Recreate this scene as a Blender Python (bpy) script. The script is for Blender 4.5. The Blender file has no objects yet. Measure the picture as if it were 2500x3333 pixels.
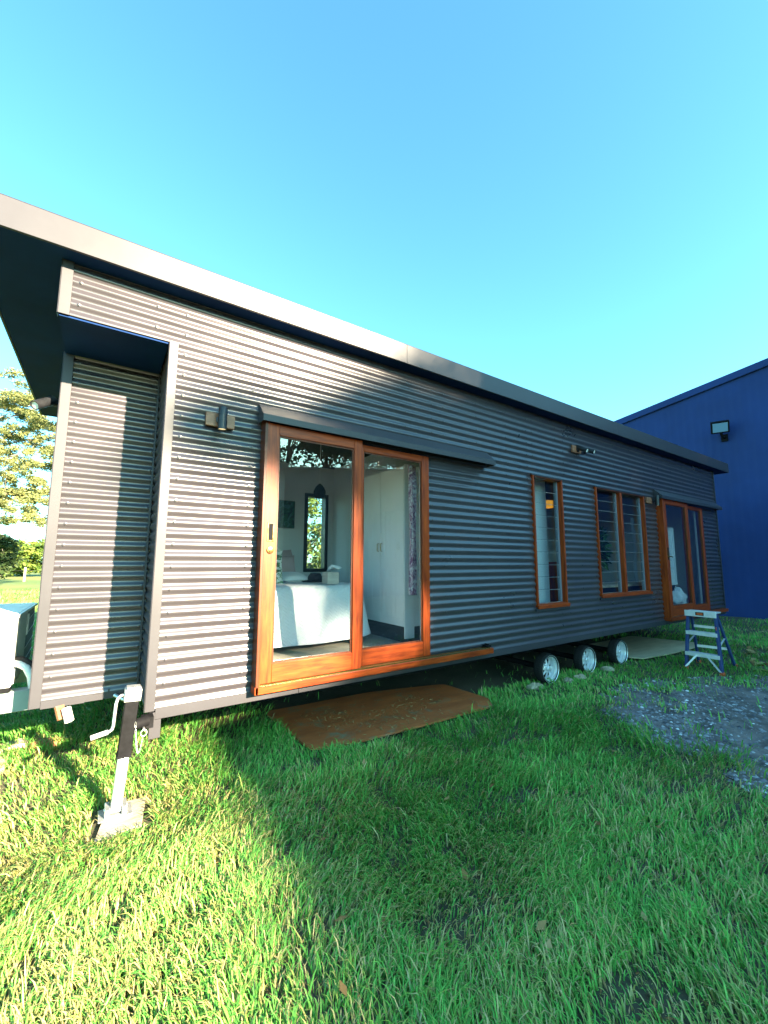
import bpy, math, random
import numpy as np
from mathutils import Vector, Matrix
random.seed(7)
RNG = np.random.default_rng(11)
SC = bpy.context.scene
COL = SC.collection
GZ = -0.55                      # ground level; house wall bottom is z = 0
SUN = Vector((0.353, -1.0, 0.39)).normalized()   # towards the sun

# ------------------------------------------------------------------ materials
def mat(name, col=(.5, .5, .5), rough=.5, metal=0., spec=.5, var=0., vscale=6., bump=0., bscale=40., stretch=(1, 1, 1), col2=None, detail=4., coat=0.):
    m = bpy.data.materials.new(name); m.use_nodes = True
    nt = m.node_tree; b = nt.nodes['Principled BSDF']
    b.inputs['Base Color'].default_value = (*col, 1); b.inputs['Roughness'].default_value = rough
    b.inputs['Metallic'].default_value = metal; b.inputs['Specular IOR Level'].default_value = spec
    b.inputs['Coat Weight'].default_value = coat
    if var or bump or col2:
        tc = nt.nodes.new('ShaderNodeTexCoord'); mp = nt.nodes.new('ShaderNodeMapping')
        mp.inputs['Scale'].default_value = stretch
        nt.links.new(tc.outputs['Object'], mp.inputs['Vector'])
    if var or col2:
        n = nt.nodes.new('ShaderNodeTexNoise'); n.inputs['Scale'].default_value = vscale; n.inputs['Detail'].default_value = detail
        n.inputs['Roughness'].default_value = .6
        nt.links.new(mp.outputs[0], n.inputs['Vector'])
        r = nt.nodes.new('ShaderNodeValToRGB')
        c2 = col2 or tuple(c * (1 - var) for c in col)
        c1 = col if col2 else tuple(min(1, c * (1 + var)) for c in col)
        r.color_ramp.elements[0].position = .34; r.color_ramp.elements[1].position = .66
        r.color_ramp.elements[0].color = (*c2, 1); r.color_ramp.elements[1].color = (*c1, 1)
        nt.links.new(n.outputs['Fac'], r.inputs['Fac']); nt.links.new(r.outputs['Color'], b.inputs['Base Color'])
        mr = nt.nodes.new('ShaderNodeMapRange')
        mr.inputs['To Min'].default_value = max(.03, rough - .07); mr.inputs['To Max'].default_value = min(1, rough + .09)
        nt.links.new(n.outputs['Fac'], mr.inputs['Value']); nt.links.new(mr.outputs[0], b.inputs['Roughness'])
    if bump:
        n2 = nt.nodes.new('ShaderNodeTexNoise'); n2.inputs['Scale'].default_value = bscale; n2.inputs['Detail'].default_value = 5
        nt.links.new(mp.outputs[0], n2.inputs['Vector'])
        bp = nt.nodes.new('ShaderNodeBump'); bp.inputs['Strength'].default_value = bump; bp.inputs['Distance'].default_value = .01
        nt.links.new(n2.outputs['Fac'], bp.inputs['Height']); nt.links.new(bp.outputs[0], b.inputs['Normal'])
    return m

def glass_mat(name, ior=1.7, tint=(.96, .98, .98), rough=.0):
    m = bpy.data.materials.new(name); m.use_nodes = True
    nt = m.node_tree; nt.nodes.clear()
    o = nt.nodes.new('ShaderNodeOutputMaterial'); mx = nt.nodes.new('ShaderNodeMixShader')
    ge = nt.nodes.new('ShaderNodeNewGeometry'); dt = nt.nodes.new('ShaderNodeVectorMath'); dt.operation = 'DOT_PRODUCT'
    nt.links.new(ge.outputs['Incoming'], dt.inputs[0]); nt.links.new(ge.outputs['Normal'], dt.inputs[1])
    def mth(op, a, b=None):
        n = nt.nodes.new('ShaderNodeMath'); n.operation = op
        for i, v in enumerate((a, b)):
            if v is None: continue
            if isinstance(v, (int, float)): n.inputs[i].default_value = v
            else: nt.links.new(v, n.inputs[i])
        return n.outputs[0]
    r0 = ((ior - 1) / (ior + 1)) ** 2                     # Schlick, the same from both sides
    fr = mth('ADD', mth('MULTIPLY', mth('POWER', mth('SUBTRACT', 1.0, mth('ABSOLUTE', dt.outputs['Value'])), 5.0), 1 - r0), r0)
    t = nt.nodes.new('ShaderNodeBsdfTransparent'); t.inputs[0].default_value = (*tint, 1)
    g = nt.nodes.new('ShaderNodeBsdfGlossy'); g.inputs['Roughness'].default_value = rough
    nt.links.new(fr, mx.inputs[0]); nt.links.new(t.outputs[0], mx.inputs[1]); nt.links.new(g.outputs[0], mx.inputs[2])
    nt.links.new(mx.outputs[0], o.inputs[0])
    return m

def leaf_mat(name, stops, rough=.45, transl=.35):
    """colour from the per-face 'tint' attribute (0..1): young, old and dry leaves"""
    m = bpy.data.materials.new(name); m.use_nodes = True
    nt = m.node_tree; b = nt.nodes['Principled BSDF']; o = nt.nodes['Material Output']
    a = nt.nodes.new('ShaderNodeAttribute'); a.attribute_name = 'tint'
    r = nt.nodes.new('ShaderNodeValToRGB')
    while len(r.color_ramp.elements) < len(stops): r.color_ramp.elements.new(.5)
    for e, (p, c) in zip(r.color_ramp.elements, stops): e.position = p; e.color = (*c, 1)
    nt.links.new(a.outputs['Fac'], r.inputs['Fac']); nt.links.new(r.outputs['Color'], b.inputs['Base Color'])
    b.inputs['Roughness'].default_value = rough; b.inputs['Specular IOR Level'].default_value = .16
    tr = nt.nodes.new('ShaderNodeBsdfTranslucent'); nt.links.new(r.outputs['Color'], tr.inputs['Color'])
    mx = nt.nodes.new('ShaderNodeMixShader'); mx.inputs[0].default_value = transl
    nt.links.new(b.outputs[0], mx.inputs[1]); nt.links.new(tr.outputs[0], mx.inputs[2]); nt.links.new(mx.outputs[0], o.inputs[0])
    return m

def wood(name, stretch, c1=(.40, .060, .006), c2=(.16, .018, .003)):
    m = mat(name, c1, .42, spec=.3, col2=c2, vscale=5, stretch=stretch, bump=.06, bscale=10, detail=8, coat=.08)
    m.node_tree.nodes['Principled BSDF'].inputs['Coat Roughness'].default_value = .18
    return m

M = {}
M['clad'] = mat('charcoal_sheet_paint', (.049, .044, .053), .29, spec=.5, var=.08, vscale=1.6)
M['clad'].node_tree.nodes['Principled BSDF'].inputs['IOR'].default_value = 1.7    # glossy baked enamel
M['flash'] = mat('charcoal_flashing_paint', (.042, .040, .049), .42, spec=.4, var=.08, vscale=2, bump=.02, bscale=3)
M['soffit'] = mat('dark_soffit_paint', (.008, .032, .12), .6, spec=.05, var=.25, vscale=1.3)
M['screw'] = mat('screw_steel', (.20, .20, .21), .32, metal=.8)
M['wood_v'] = wood('merbau_upright', (9, 9, .7))
M['wood_h'] = wood('merbau_level', (.7, 9, 9))
M['wood_dark'] = wood('merbau_shaded', (9, 2, .7), (.15, .035, .012), (.07, .016, .007))  # merbau darkened: shade on the frame sides is put into the colour
M['glass'] = glass_mat('pane_glass', 1.85)
M['louvre'] = glass_mat('louvre_glass', 1.6, (.86, .9, .92))
M['brass'] = mat('brass', (.36, .25, .09), .22, metal=.9, var=.15, vscale=30)
M['chrome'] = mat('bright_rim', (.80, .82, .84), .30, metal=.55, var=.06, vscale=9)
M['galv'] = mat('galvanised_steel', (.62, .64, .64), .36, metal=.75, var=.18, vscale=25)
M['alu'] = mat('aluminium', (.78, .80, .81), .38, metal=.4, var=.08, vscale=14)
M['channel'] = mat('louvre_channel_grey', (.22, .25, .30), .45, metal=.3)
M['black'] = mat('black_powder_coat', (.018, .019, .022), .38, var=.3, vscale=15)
M['blacksteel'] = mat('worn_black_steel', (.010, .010, .012), .65, spec=.1, col2=(.005, .005, .006), vscale=18, bump=.08, bscale=60)
M['rubber'] = mat('tyre_rubber', (.012, .012, .013), .8, var=.3, vscale=20)
M['steel'] = mat('chassis_steel', (.018, .019, .021), .7, spec=.2, var=.3, vscale=6)
M['beam'] = mat('drawbar_paint', (.20, .25, .24), .45, var=.12, vscale=5)
M['white'] = mat('white_enamel', (.78, .79, .78), .35, var=.03, vscale=5)
M['lens'] = mat('lamp_lens', (.85, .78, .6), .2)
_b = M['lens'].node_tree.nodes['Principled BSDF']; _b.inputs['Emission Color'].default_value = (1, .78, .4, 1); _b.inputs['Emission Strength'].default_value = .12   # weak warm glow of the lens
M['lens_w'] = mat('lamp_lens_white', (.85, .85, .83), .2)
M['plate'] = wood('lamp_timber', (2, 9, 9), (.36, .16, .09), (.2, .075, .04))
M['lining'] = mat('interior_wall_paint', (.72, .73, .74), .65, var=.04, vscale=2)
M['ceil'] = mat('dark_timber_ceiling', (.055, .03, .03), .5, col2=(.018, .01, .014), vscale=2.2, stretch=(3.4, .25, 1))
M['carpet'] = mat('beige_carpet', (.33, .29, .24), .95, var=.25, vscale=160, bump=.5, bscale=260)
M['joinery'] = mat('wardrobe_paint', (.86, .87, .88), .4, var=.03, vscale=3)
M['ward_dark'] = mat('kick_dark', (.012, .012, .014), .5)
M['shed'] = mat('blue_shed_steel', (.014, .038, .150), .6, var=.14, vscale=.7, spec=.2)
M['shed2'] = mat('dark_shed_steel', (.04, .045, .055), .5, var=.15, vscale=.6)
M['glassdark'] = mat('floodlight_glass', (.22, .36, .5), .12, spec=.8)
M['coil'] = mat('coil_fins', (.09, .11, .12), .5, metal=.3)
M['matt_black'] = mat('matt_black', (.012, .012, .014), .9, spec=.08)
M['brick'] = mat('orange_brick', (.42, .17, .08), .85, var=.25, vscale=14, bump=.3, bscale=50)
M['paver'] = mat('sandy_paver', (.55, .42, .30), .85, var=.2, vscale=12, bump=.3, bscale=50)
M['stone'] = mat('sandstone_rock', (.42, .34, .22), .85, var=.3, vscale=9, bump=.5, bscale=25)
M['bark'] = mat('grey_bark', (.20, .17, .14), .85, var=.4, vscale=7, bump=.4, bscale=18, stretch=(3, 3, .6))
M['ladblue'] = mat('blue_fibreglass', (.022, .045, .15), .45, var=.12, vscale=20)
M['orange'] = mat('orange_plastic', (.62, .11, .03), .45)
M['amber'] = mat('amber_shade', (.75, .40, .05), .5)
_b = M['amber'].node_tree.nodes['Principled BSDF']; _b.inputs['Emission Color'].default_value = (1, .45, .03, 1); _b.inputs['Emission Strength'].default_value = .09   # lit lampshade
M['linen'] = mat('pink_linen', (.40, .30, .31), .8, var=.1, vscale=14, bump=.2, bscale=120)
M['whitecloth'] = mat('white_cloth', (.74, .75, .77), .8, bump=.15, bscale=60)
M['tissue'] = mat('woven_box', (.60, .55, .50), .8, col2=(.42, .38, .35), vscale=8, stretch=(1, 1, 14), bump=.3, bscale=40)
M['darkcloth'] = mat('dark_cloth', (.03, .032, .045), .8, var=.3, vscale=20)
M['post'] = mat('weathered_post', (.36, .33, .26), .8, var=.2, vscale=5)

def quilt_mat():
    m = mat('quilted_white_cover', (.76, .78, .82), .75)
    nt = m.node_tree; b = nt.nodes['Principled BSDF']
    tc = nt.nodes.new('ShaderNodeTexCoord'); sp = nt.nodes.new('ShaderNodeSeparateXYZ'); nt.links.new(tc.outputs['Object'], sp.inputs[0])
    def mth(op, a, bb=None):
        n = nt.nodes.new('ShaderNodeMath'); n.operation = op
        for i, v in enumerate((a, bb)):
            if v is None: continue
            if isinstance(v, (int, float)): n.inputs[i].default_value = v
            else: nt.links.new(v, n.inputs[i])
        return n.outputs[0]
    s = mth('ADD', sp.outputs[0], mth('MULTIPLY', sp.outputs[1], .8))
    tri = mth('PINGPONG', s, .035)                       # zig-zag along the bed
    u = mth('ADD', sp.outputs[2], mth('ADD', tri, mth('MULTIPLY', sp.outputs[1], .6)))
    w = mth('SINE', mth('MULTIPLY', u, 150))
    bp = nt.nodes.new('ShaderNodeBump'); bp.inputs['Strength'].default_value = .45; bp.inputs['Distance'].default_value = .005
    nt.links.new(w, bp.inputs['Height']); nt.links.new(bp.outputs[0], b.inputs['Normal'])
    return m
M['quilt'] = quilt_mat()

def pattern_mat(name, c1, c2, c3, scale, stretch=(1, 1, 1), th=(.42, .56)):
    m = bpy.data.materials.new(name); m.use_nodes = True
    nt = m.node_tree; b = nt.nodes['Principled BSDF']; b.inputs['Roughness'].default_value = .8
    tc = nt.nodes.new('ShaderNodeTexCoord'); mp = nt.nodes.new('ShaderNodeMapping'); mp.inputs['Scale'].default_value = stretch
    nt.links.new(tc.outputs['Object'], mp.inputs[0])
    v = nt.nodes.new('ShaderNodeTexNoise'); v.inputs['Scale'].default_value = scale; v.inputs['Detail'].default_value = 3; v.inputs['Distortion'].default_value = 2
    nt.links.new(mp.outputs[0], v.inputs['Vector'])
    r = nt.nodes.new('ShaderNodeValToRGB'); r.color_ramp.interpolation = 'CONSTANT'
    r.color_ramp.elements.new(.5)
    for e, p, c in zip(r.color_ramp.elements, (0, *th), (c1, c2, c3)): e.position = p; e.color = (*c, 1)
    nt.links.new(v.outputs['Fac'], r.inputs[0]); nt.links.new(r.outputs[0], b.inputs['Base Color'])
    return m
M['leafcush'] = pattern_mat('leaf_print_cloth', (.03, .11, .05), (.10, .25, .11), (.78, .78, .74), 9, (1, 1, 1.6), (.40, .47))
M['curtain'] = pattern_mat('purple_print_curtain', (.20, .08, .16), (.45, .32, .40), (.72, .68, .70), 16, (1, 1, 1))
M['painting'] = pattern_mat('green_painting', (.012, .03, .035), (.02, .10, .05), (.06, .16, .16), 7)

def board_mat():
    m = mat('red_brown_formply', (.60, .165, .045), .6, col2=(.44, .11, .032), vscale=3, bump=.1, bscale=20, stretch=(1, 3, 1))
    nt = m.node_tree; b = nt.nodes['Principled BSDF']; src = b.inputs['Base Color'].links[0].from_socket
    tc = nt.nodes.new('ShaderNodeTexCoord')
    n = nt.nodes.new('ShaderNodeTexNoise'); n.inputs['Scale'].default_value = 4.5; n.inputs['Detail'].default_value = 9; n.inputs['Roughness'].default_value = .75
    nt.links.new(tc.outputs['Object'], n.inputs['Vector'])
    r = nt.nodes.new('ShaderNodeValToRGB'); r.color_ramp.elements[0].position = .54; r.color_ramp.elements[1].position = .66
    nt.links.new(n.outputs['Fac'], r.inputs[0])
    mx = nt.nodes.new('ShaderNodeMix'); mx.data_type = 'RGBA'
    nt.links.new(r.outputs[0], mx.inputs['Factor']); nt.links.new(src, mx.inputs['A']); mx.inputs['B'].default_value = (.28, .22, .12, 1)
    nt.links.new(mx.outputs['Result'], b.inputs['Base Color'])
    return m
M['formply'] = board_mat()
M['ply'] = mat('pale_weathered_ply', (.52, .42, .26), .75, col2=(.40, .32, .20), vscale=5, stretch=(.6, 2, 1), bump=.1, bscale=30)
M['padwood'] = mat('pale_timber_pad', (.52, .43, .30), .7, col2=(.36, .28, .18), vscale=6, stretch=(1, 6, 6), bump=.1, bscale=30)

def ground_mat():
    m = mat('lawn_soil', (.055, .055, .026), .95, col2=(.10, .08, .05), vscale=1.3, bump=.6, bscale=30, detail=9)
    nt = m.node_tree; b = nt.nodes['Principled BSDF']; src = b.inputs['Base Color'].links[0].from_socket
    tc = nt.nodes.new('ShaderNodeTexCoord')
    n = nt.nodes.new('ShaderNodeTexNoise'); n.inputs['Scale'].default_value = .09; n.inputs['Detail'].default_value = 5
    nt.links.new(tc.outputs['Object'], n.inputs['Vector'])
    r = nt.nodes.new('ShaderNodeValToRGB'); r.color_ramp.elements[0].position = .4; r.color_ramp.elements[1].position = .62
    r.color_ramp.elements[0].color = (.09, .15, .025, 1); r.color_ramp.elements[1].color = (.20, .22, .05, 1)
    nt.links.new(n.outputs['Fac'], r.inputs[0])
    sp = nt.nodes.new('ShaderNodeSeparateXYZ'); nt.links.new(tc.outputs['Object'], sp.inputs[0])
    mr = nt.nodes.new('ShaderNodeMapRange'); mr.inputs['From Min'].default_value = 6; mr.inputs['From Max'].default_value = 14
    nt.links.new(sp.outputs[1], mr.inputs['Value'])
    mx = nt.nodes.new('ShaderNodeMix'); mx.data_type = 'RGBA'
    nt.links.new(mr.outputs[0], mx.inputs['Factor']); nt.links.new(src, mx.inputs['A']); nt.links.new(r.outputs[0], mx.inputs['B'])
    nt.links.new(mx.outputs['Result'], b.inputs['Base Color'])
    return m
M['soil'] = ground_mat()
M['gravel'] = mat('gravel_bed', (.26, .21, .19), .9, col2=(.075, .06, .055), vscale=4.5, bump=.9, bscale=60, detail=8)
M['pebble'] = leaf_mat('pebble_stone', [(0, (.08, .075, .085)), (.5, (.25, .235, .25)), (.85, (.42, .40, .40)), (1, (.8, .78, .74))], .7, 0.)
M['grass'] = leaf_mat('grass_blade', [(0, (.56, .46, .22)), (.22, (.38, .38, .12)), (.45, (.165, .39, .06)), (.75, (.10, .38, .065)), (1, (.24, .54, .115))], .5, .18)
M['gum'] = leaf_mat('gum_leaf', [(0, (.11, .14, .07)), (.5, (.21, .24, .09)), (1, (.38, .35, .13))], .5, .35)
M['dark_leaf'] = leaf_mat('dark_leaf', [(0, (.02, .04, .02)), (.6, (.04, .07, .025)), (1, (.08, .10, .04))], .5, .12)
M['bush'] = leaf_mat('bush_leaf', [(0, (.05, .10, .02)), (.5, (.12, .19, .035)), (1, (.24, .27, .06))], .5, .3)
M['pot_leaf'] = leaf_mat('pot_plant_leaf', [(0, (.03, .09, .03)), (1, (.12, .24, .07))], .4, .2)
M['litter'] = leaf_mat('fallen_leaf', [(0, (.16, .08, .03)), (.6, (.33, .19, .07)), (1, (.5, .36, .16))], .7, .1)

# ------------------------------------------------------------------ mesh helpers
class MB:
    def __init__(s): s.v = []; s.f = []
    def add(s, vs, fs):
        n = len(s.v); s.v += [tuple(map(float, p)) for p in vs]; s.f += [tuple(i + n for i in q) for q in fs]; return s
    def box(s, a, b):
        (x0, y0, z0), (x1, y1, z1) = a, b
        x0, x1 = sorted((x0, x1)); y0, y1 = sorted((y0, y1)); z0, z1 = sorted((z0, z1))
        return s.add([(x0, y0, z0), (x1, y0, z0), (x1, y1, z0), (x0, y1, z0), (x0, y0, z1), (x1, y0, z1), (x1, y1, z1), (x0, y1, z1)],
                     [(3, 2, 1, 0), (4, 5, 6, 7), (0, 1, 5, 4), (1, 2, 6, 5), (2, 3, 7, 6), (3, 0, 4, 7)])
    def quad(s, a, b, c, d): return s.add([a, b, c, d], [(0, 1, 2, 3)])
    def bar(s, p, q, w, h, up=(0, 0, 1)):
        p, q = Vector(p), Vector(q); d = (q - p).normalized(); u = Vector(up)
        if abs(d.dot(u)) > .98: u = Vector((0, 1, 0))
        r = d.cross(u).normalized() * w / 2; u = r.cross(d).normalized() * h / 2
        vs = [e + a * r + c * u for e in (p, q) for a, c in ((-1, -1), (1, -1), (1, 1), (-1, 1))]
        return s.add(vs, [(0, 1, 2, 3), (7, 6, 5, 4), (0, 4, 5, 1), (1, 5, 6, 2), (2, 6, 7, 3), (3, 7, 4, 0)])
    def tube(s, pts, r, n=10, cap=True):
        pts = [Vector(p) for p in pts]; rs = r if isinstance(r, (list, tuple)) else [r] * len(pts)
        base = len(s.v); prev = None
        for i, p in enumerate(pts):
            d = (pts[min(i + 1, len(pts) - 1)] - pts[max(i - 1, 0)]).normalized()
            if prev is None:
                u = Vector((0, 0, 1)) if abs(d.z) < .9 else Vector((1, 0, 0))
                u = (u - d * u.dot(d)).normalized()
            else: u = (prev - d * prev.dot(d)).normalized()
            prev = u; w = d.cross(u)
            s.v += [tuple(p + (u * math.cos(t) + w * math.sin(t)) * rs[i]) for t in (2 * math.pi * k / n for k in range(n))]
        for i in range(len(pts) - 1):
            a, b = base + i * n, base + (i + 1) * n
            s.f += [(a + k, a + (k + 1) % n, b + (k + 1) % n, b + k) for k in range(n)]
        if cap:
            s.f.append(tuple(base + k for k in reversed(range(n)))); e = base + (len(pts) - 1) * n
            s.f.append(tuple(e + k for k in range(n)))
        return s
    def lathe(s, c, axis, prof, n=24):
        """prof: (radius, offset along axis)"""
        c = Vector(c); a = Vector(axis).normalized(); u = Vector((0, 0, 1)) if abs(a.z) < .9 else Vector((1, 0, 0))
        u = (u - a * u.dot(a)).normalized(); w = a.cross(u); base = len(s.v)
        for r, o in prof:
            s.v += [tuple(c + a * o + (u * math.cos(t) + w * math.sin(t)) * r) for t in (2 * math.pi * k / n for k in range(n))]
        for i in range(len(prof) - 1):
            p, q = base + i * n, base + (i + 1) * n
            s.f += [(p + k, p + (k + 1) % n, q + (k + 1) % n, q + k) for k in range(n)]
        return s
    def prism(s, poly, vec):
        v = Vector(vec); n = len(poly); a = [Vector(p) for p in poly]
        return s.add([*a, *[p + v for p in a]], [tuple(reversed(range(n))), tuple(range(n, 2 * n))] + [(i, (i + 1) % n, n + (i + 1) % n, n + i) for i in range(n)])
    def corr(s, o, along, nrm, L, z0, z1, amp=.008, pitch=.076, n=10):
        """sheet with horizontal ribs: o = origin, along = unit level direction, nrm = outward normal"""
        o, al, nr = Vector(o), Vector(along), Vector(nrm)
        k0, k1 = math.ceil(z0 / pitch * n), math.floor(z1 / pitch * n)
        zs = sorted({round(z, 5) for z in [z0, z1] + [k * pitch / n for k in range(k0, k1 + 1)]})
        base = len(s.v)
        for z in zs:
            d = amp * math.cos(2 * math.pi * z / pitch)
            for t in (0, L): s.v.append(tuple(o + al * t + nr * d + Vector((0, 0, z))))
        flip = al.cross(Vector((0, 0, 1))).dot(nr) < 0
        for i in range(len(zs) - 1):
            a = base + 2 * i; q = (a, a + 1, a + 3, a + 2)
            s.f.append(q[::-1] if flip else q)
        return s
    def screw(s, p, nrm, r=.0075):
        p, a = Vector(p), Vector(nrm)
        s.lathe(p, a, [(r * 1.5, 0), (r * 1.5, .002), (r, .0025), (r, .006), (r * .6, .0075), (0.0003, .0077)], 8)
        return s
    def build(s, name, m, parent=None, smooth=35, bevel=0, loc=None, label=None):
        me = bpy.data.meshes.new(name)
        off = Vector(loc) if loc is not None else Vector((0, 0, 0))
        w = Vector((0, 0, 0)); p = parent
        while p is not None: w = w + p.location; p = p.parent
        # vertices are given in world coordinates (or local ones when loc is given)
        vs = [(x - w.x, y - w.y, z - w.z) for x, y, z in s.v] if loc is None else s.v
        me.from_pydata(vs, [], s.f); me.update()
        if smooth:
            me.polygons.foreach_set('use_smooth', [True] * len(me.polygons)); me.set_sharp_from_angle(angle=math.radians(smooth))
        me.materials.append(m)
        o = bpy.data.objects.new(name, me); COL.objects.link(o)
        if parent is not None: o.parent = parent
        if loc is not None: o.location = Vector(loc) - w
        if bevel:
            b = o.modifiers.new('edge', 'BEVEL'); b.width = bevel; b.segments = 2; b.limit_method = 'ANGLE'
        if label: o['label'] = label
        return o

def np_mesh(name, V, F, m, parent=None, tint=None, smooth=False):
    me = bpy.data.meshes.new(name); k = F.shape[1]
    w = np.zeros(3); p = parent
    while p is not None: w += np.array(p.location); p = p.parent
    V = V - w
    me.vertices.add(len(V)); me.vertices.foreach_set('co', V.astype(np.float32).ravel())
    me.loops.add(F.size); me.loops.foreach_set('vertex_index', F.astype(np.int32).ravel())
    me.polygons.add(len(F)); me.polygons.foreach_set('loop_start', np.arange(0, F.size, k, dtype=np.int32))
    me.update(calc_edges=True)
    if smooth: me.polygons.foreach_set('use_smooth', np.ones(len(F), dtype=bool))
    if tint is not None:
        a = me.attributes.new('tint', 'FLOAT', 'FACE'); a.data.foreach_set('value', tint.astype(np.float32))
    me.materials.append(m)
    o = bpy.data.objects.new(name, me); COL.objects.link(o)
    if parent is not None: o.parent = parent
    return o

def tag(o, label=None, cat=None, group=None, kind=None):
    if label: o['label'] = label
    if cat: o['category'] = cat
    if group: o['group'] = group
    if kind: o['kind'] = kind
    return o
def thing(name, label, cat, loc, group=None):
    o = bpy.data.objects.new(name, None); COL.objects.link(o); o.location = loc; o.empty_display_size = .2
    return tag(o, label, cat, group)

# ------------------------------------------------------------------ house on wheels
D, XB, ZT = .60, -.63, 2.4987        # recess depth, left end, underside of the box above the recess
XE, YR = 10.17, 3.5                  # right end, rear
ZS, OV = 2.865, .13                  # soffit height, front overhang
H = thing('tiny_house', 'long charcoal corrugated tiny house on a three-axle trailer with timber sliding doors and windows', 'tiny house', (4.8, 1.75, GZ))

OPEN = [(.70, 2.335, .03, 2.0), (4.085, 4.66, .44, 2.015), (5.53, 6.95, .505, 2.015), (7.46, 9.26, .03, 2.0)]
def pieces(x0, x1, z0, z1, openings):
    xs = sorted({x0, x1, *[a for o in openings for a in o[:2] if x0 < a < x1]})
    out = []
    for a, b in zip(xs, xs[1:]):
        hit = [o for o in openings if o[0] <= a and o[1] >= b]
        if hit:
            o = hit[0]
            if o[2] > z0: out.append((a, b, z0, o[2]))
            if o[3] < z1: out.append((a, b, o[3], z1))
        else: out.append((a, b, z0, z1))
    return out
mb = MB()
for a, b, z0, z1 in pieces(0, XE, 0.0, ZS - .005, OPEN): mb.corr((a, 0, 0), (1, 0, 0), (0, -1, 0), b - a, z0, z1)
mb.corr((XB, 0, 0), (1, 0, 0), (0, -1, 0), -XB, ZT, ZS - .005)
# screw heads on the crests, painted like the sheets
def screws_wall(x, zlo, zhi, y=0, step=.152):
    k = math.ceil(zlo / .076)
    for i in range(k, int(zhi / .076) + 1):
        if i % 2: continue
        z = i * .076
        if zlo < z < zhi: mb.screw((x, y - .008, z), (0, -1, 0))
xs = [.09 + .5 * i for i in range(21)] + [.585, 2.43, 3.98, 4.76, 5.43, 7.05, 7.36, 9.37]
for x in xs:
    ops = [o for o in OPEN if o[0] - .07 < x < o[1] + .07]
    if x > 10.1: continue
    if ops:
        screws_wall(x, .02, ops[0][2] - .04); screws_wall(x, ops[0][3] + .2, ZS - .06)
    else: screws_wall(x, .02, ZS - .06)
for x in (XB + .09, -.1): screws_wall(x, ZT + .03, ZS - .06)
mb.build('front_wall', M['clad'], H)
mb = MB().corr((XB, D, 0), (1, 0, 0), (0, -1, 0), -XB, 0.0, ZT)
for x in (XB + .09, -.035): screws_wall(x, .03, ZT - .05, D)
mb.build('recess_wall', M['clad'], H)
mb = MB().corr((0, 0, 0), (0, 1, 0), (-1, 0, 0), D, 0.0, ZT); mb.build('recess_return_wall', M['clad'], H)
mb = MB()
for a, b, z0, z1 in pieces(D, YR, 0, ZS - .005, [(1.05, 3.15, .5, 2.2)]): mb.corr((XB, a, 0), (0, 1, 0), (-1, 0, 0), b - a, z0, z1)
mb.corr((XB, 0, 0), (0, 1, 0), (-1, 0, 0), D, ZT, ZS - .005); mb.build('end_wall', M['clad'], H)
mb = MB().corr((XE, 0, 0), (0, 1, 0), (1, 0, 0), YR, 0, ZS - .005); mb.build('far_end_wall', M['clad'], H)
ROPEN = [(2.51, 2.95, .775, 2.115)]
mb = MB()
for a, b, z0, z1 in pieces(XB, XE, 0, ZS - .005, ROPEN): mb.corr((a, YR, 0), (1, 0, 0), (0, 1, 0), b - a, z0, z1)
mb.build('rear_wall', M['clad'], H)
# trims
def trim(a, b, name='corner_trim'): return MB().box(a, b).build(name, M['flash'], H, bevel=.002)
trim((-.012, -.014, -.012), (.045, -.0085, ZT + .012)); trim((-.016, -.014, -.012), (-.0125, .035, ZT))
trim((XB - .012, -.014, ZT - .004), (XB + .048, -.0085, ZS - .004)); trim((XB - .016, -.014, ZT - .004), (XB - .0125, .05, ZS - .004))
trim((XB - .012, D - .014, -.045), (XB + .05, D - .0085, ZT - .002)); trim((XB - .016, D - .014, -.045), (XB - .0125, D + .05, ZT - .002))
trim((XE - .04, -.014, -.01), (XE + .012, -.0085, ZS - .004)); trim((XE + .0085, -.014, -.01), (XE + .014, .05, ZS - .004))
trim((-.022, D - .03, 0), (-.0085, D - .0086, ZT - .002), 'inside_corner_trim')
# soffit of the box over the recess
MB().box((XB - .005, .002, ZT - .014), (-.017, D - .015, ZT - .0045)).build('box_soffit', M['soffit'], H)
# roof
XL, XRR = XB - .45, XE + .42; YB = 3.7
mb = MB()
mb.prism([(XL, -OV, ZS), (XL, YB, ZS), (XL, YB, 2.96), (XL, -OV, 3.035)], (XRR - XL, 0, 0))
mb.build('roof', M['flash'], H)
mb = MB()
for a, b in zip((XL - .02, 2.0, 6.0), (2.0, 6.0, XRR + .02)):
    mb.box((a + (.0 if a < 0 else .0015), -OV - .022, ZS - .012), (b, -OV - .003, 3.042))
mb.box((XL - .02, -OV - .022, 3.0425), (XRR + .02, .02, 3.046))
mb.build('fascia', M['flash'], H, bevel=.002)
mb = MB().box((XL - .02, -OV, ZS - .012), (XL - .003, YB, 3.03)); mb.box((XRR + .003, -OV, ZS - .012), (XRR + .02, YB, 3.03)); mb.box((XL - .02, YB + .003, ZS - .012), (XRR + .02, YB + .02, 2.965))
mb.build('barge_board', M['flash'], H, bevel=.002)
MB().box((XL - .001, -OV - .001, ZS - .008), (XRR + .001, YB + .001, ZS - .002)).build('soffit', M['soffit'], H)
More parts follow.
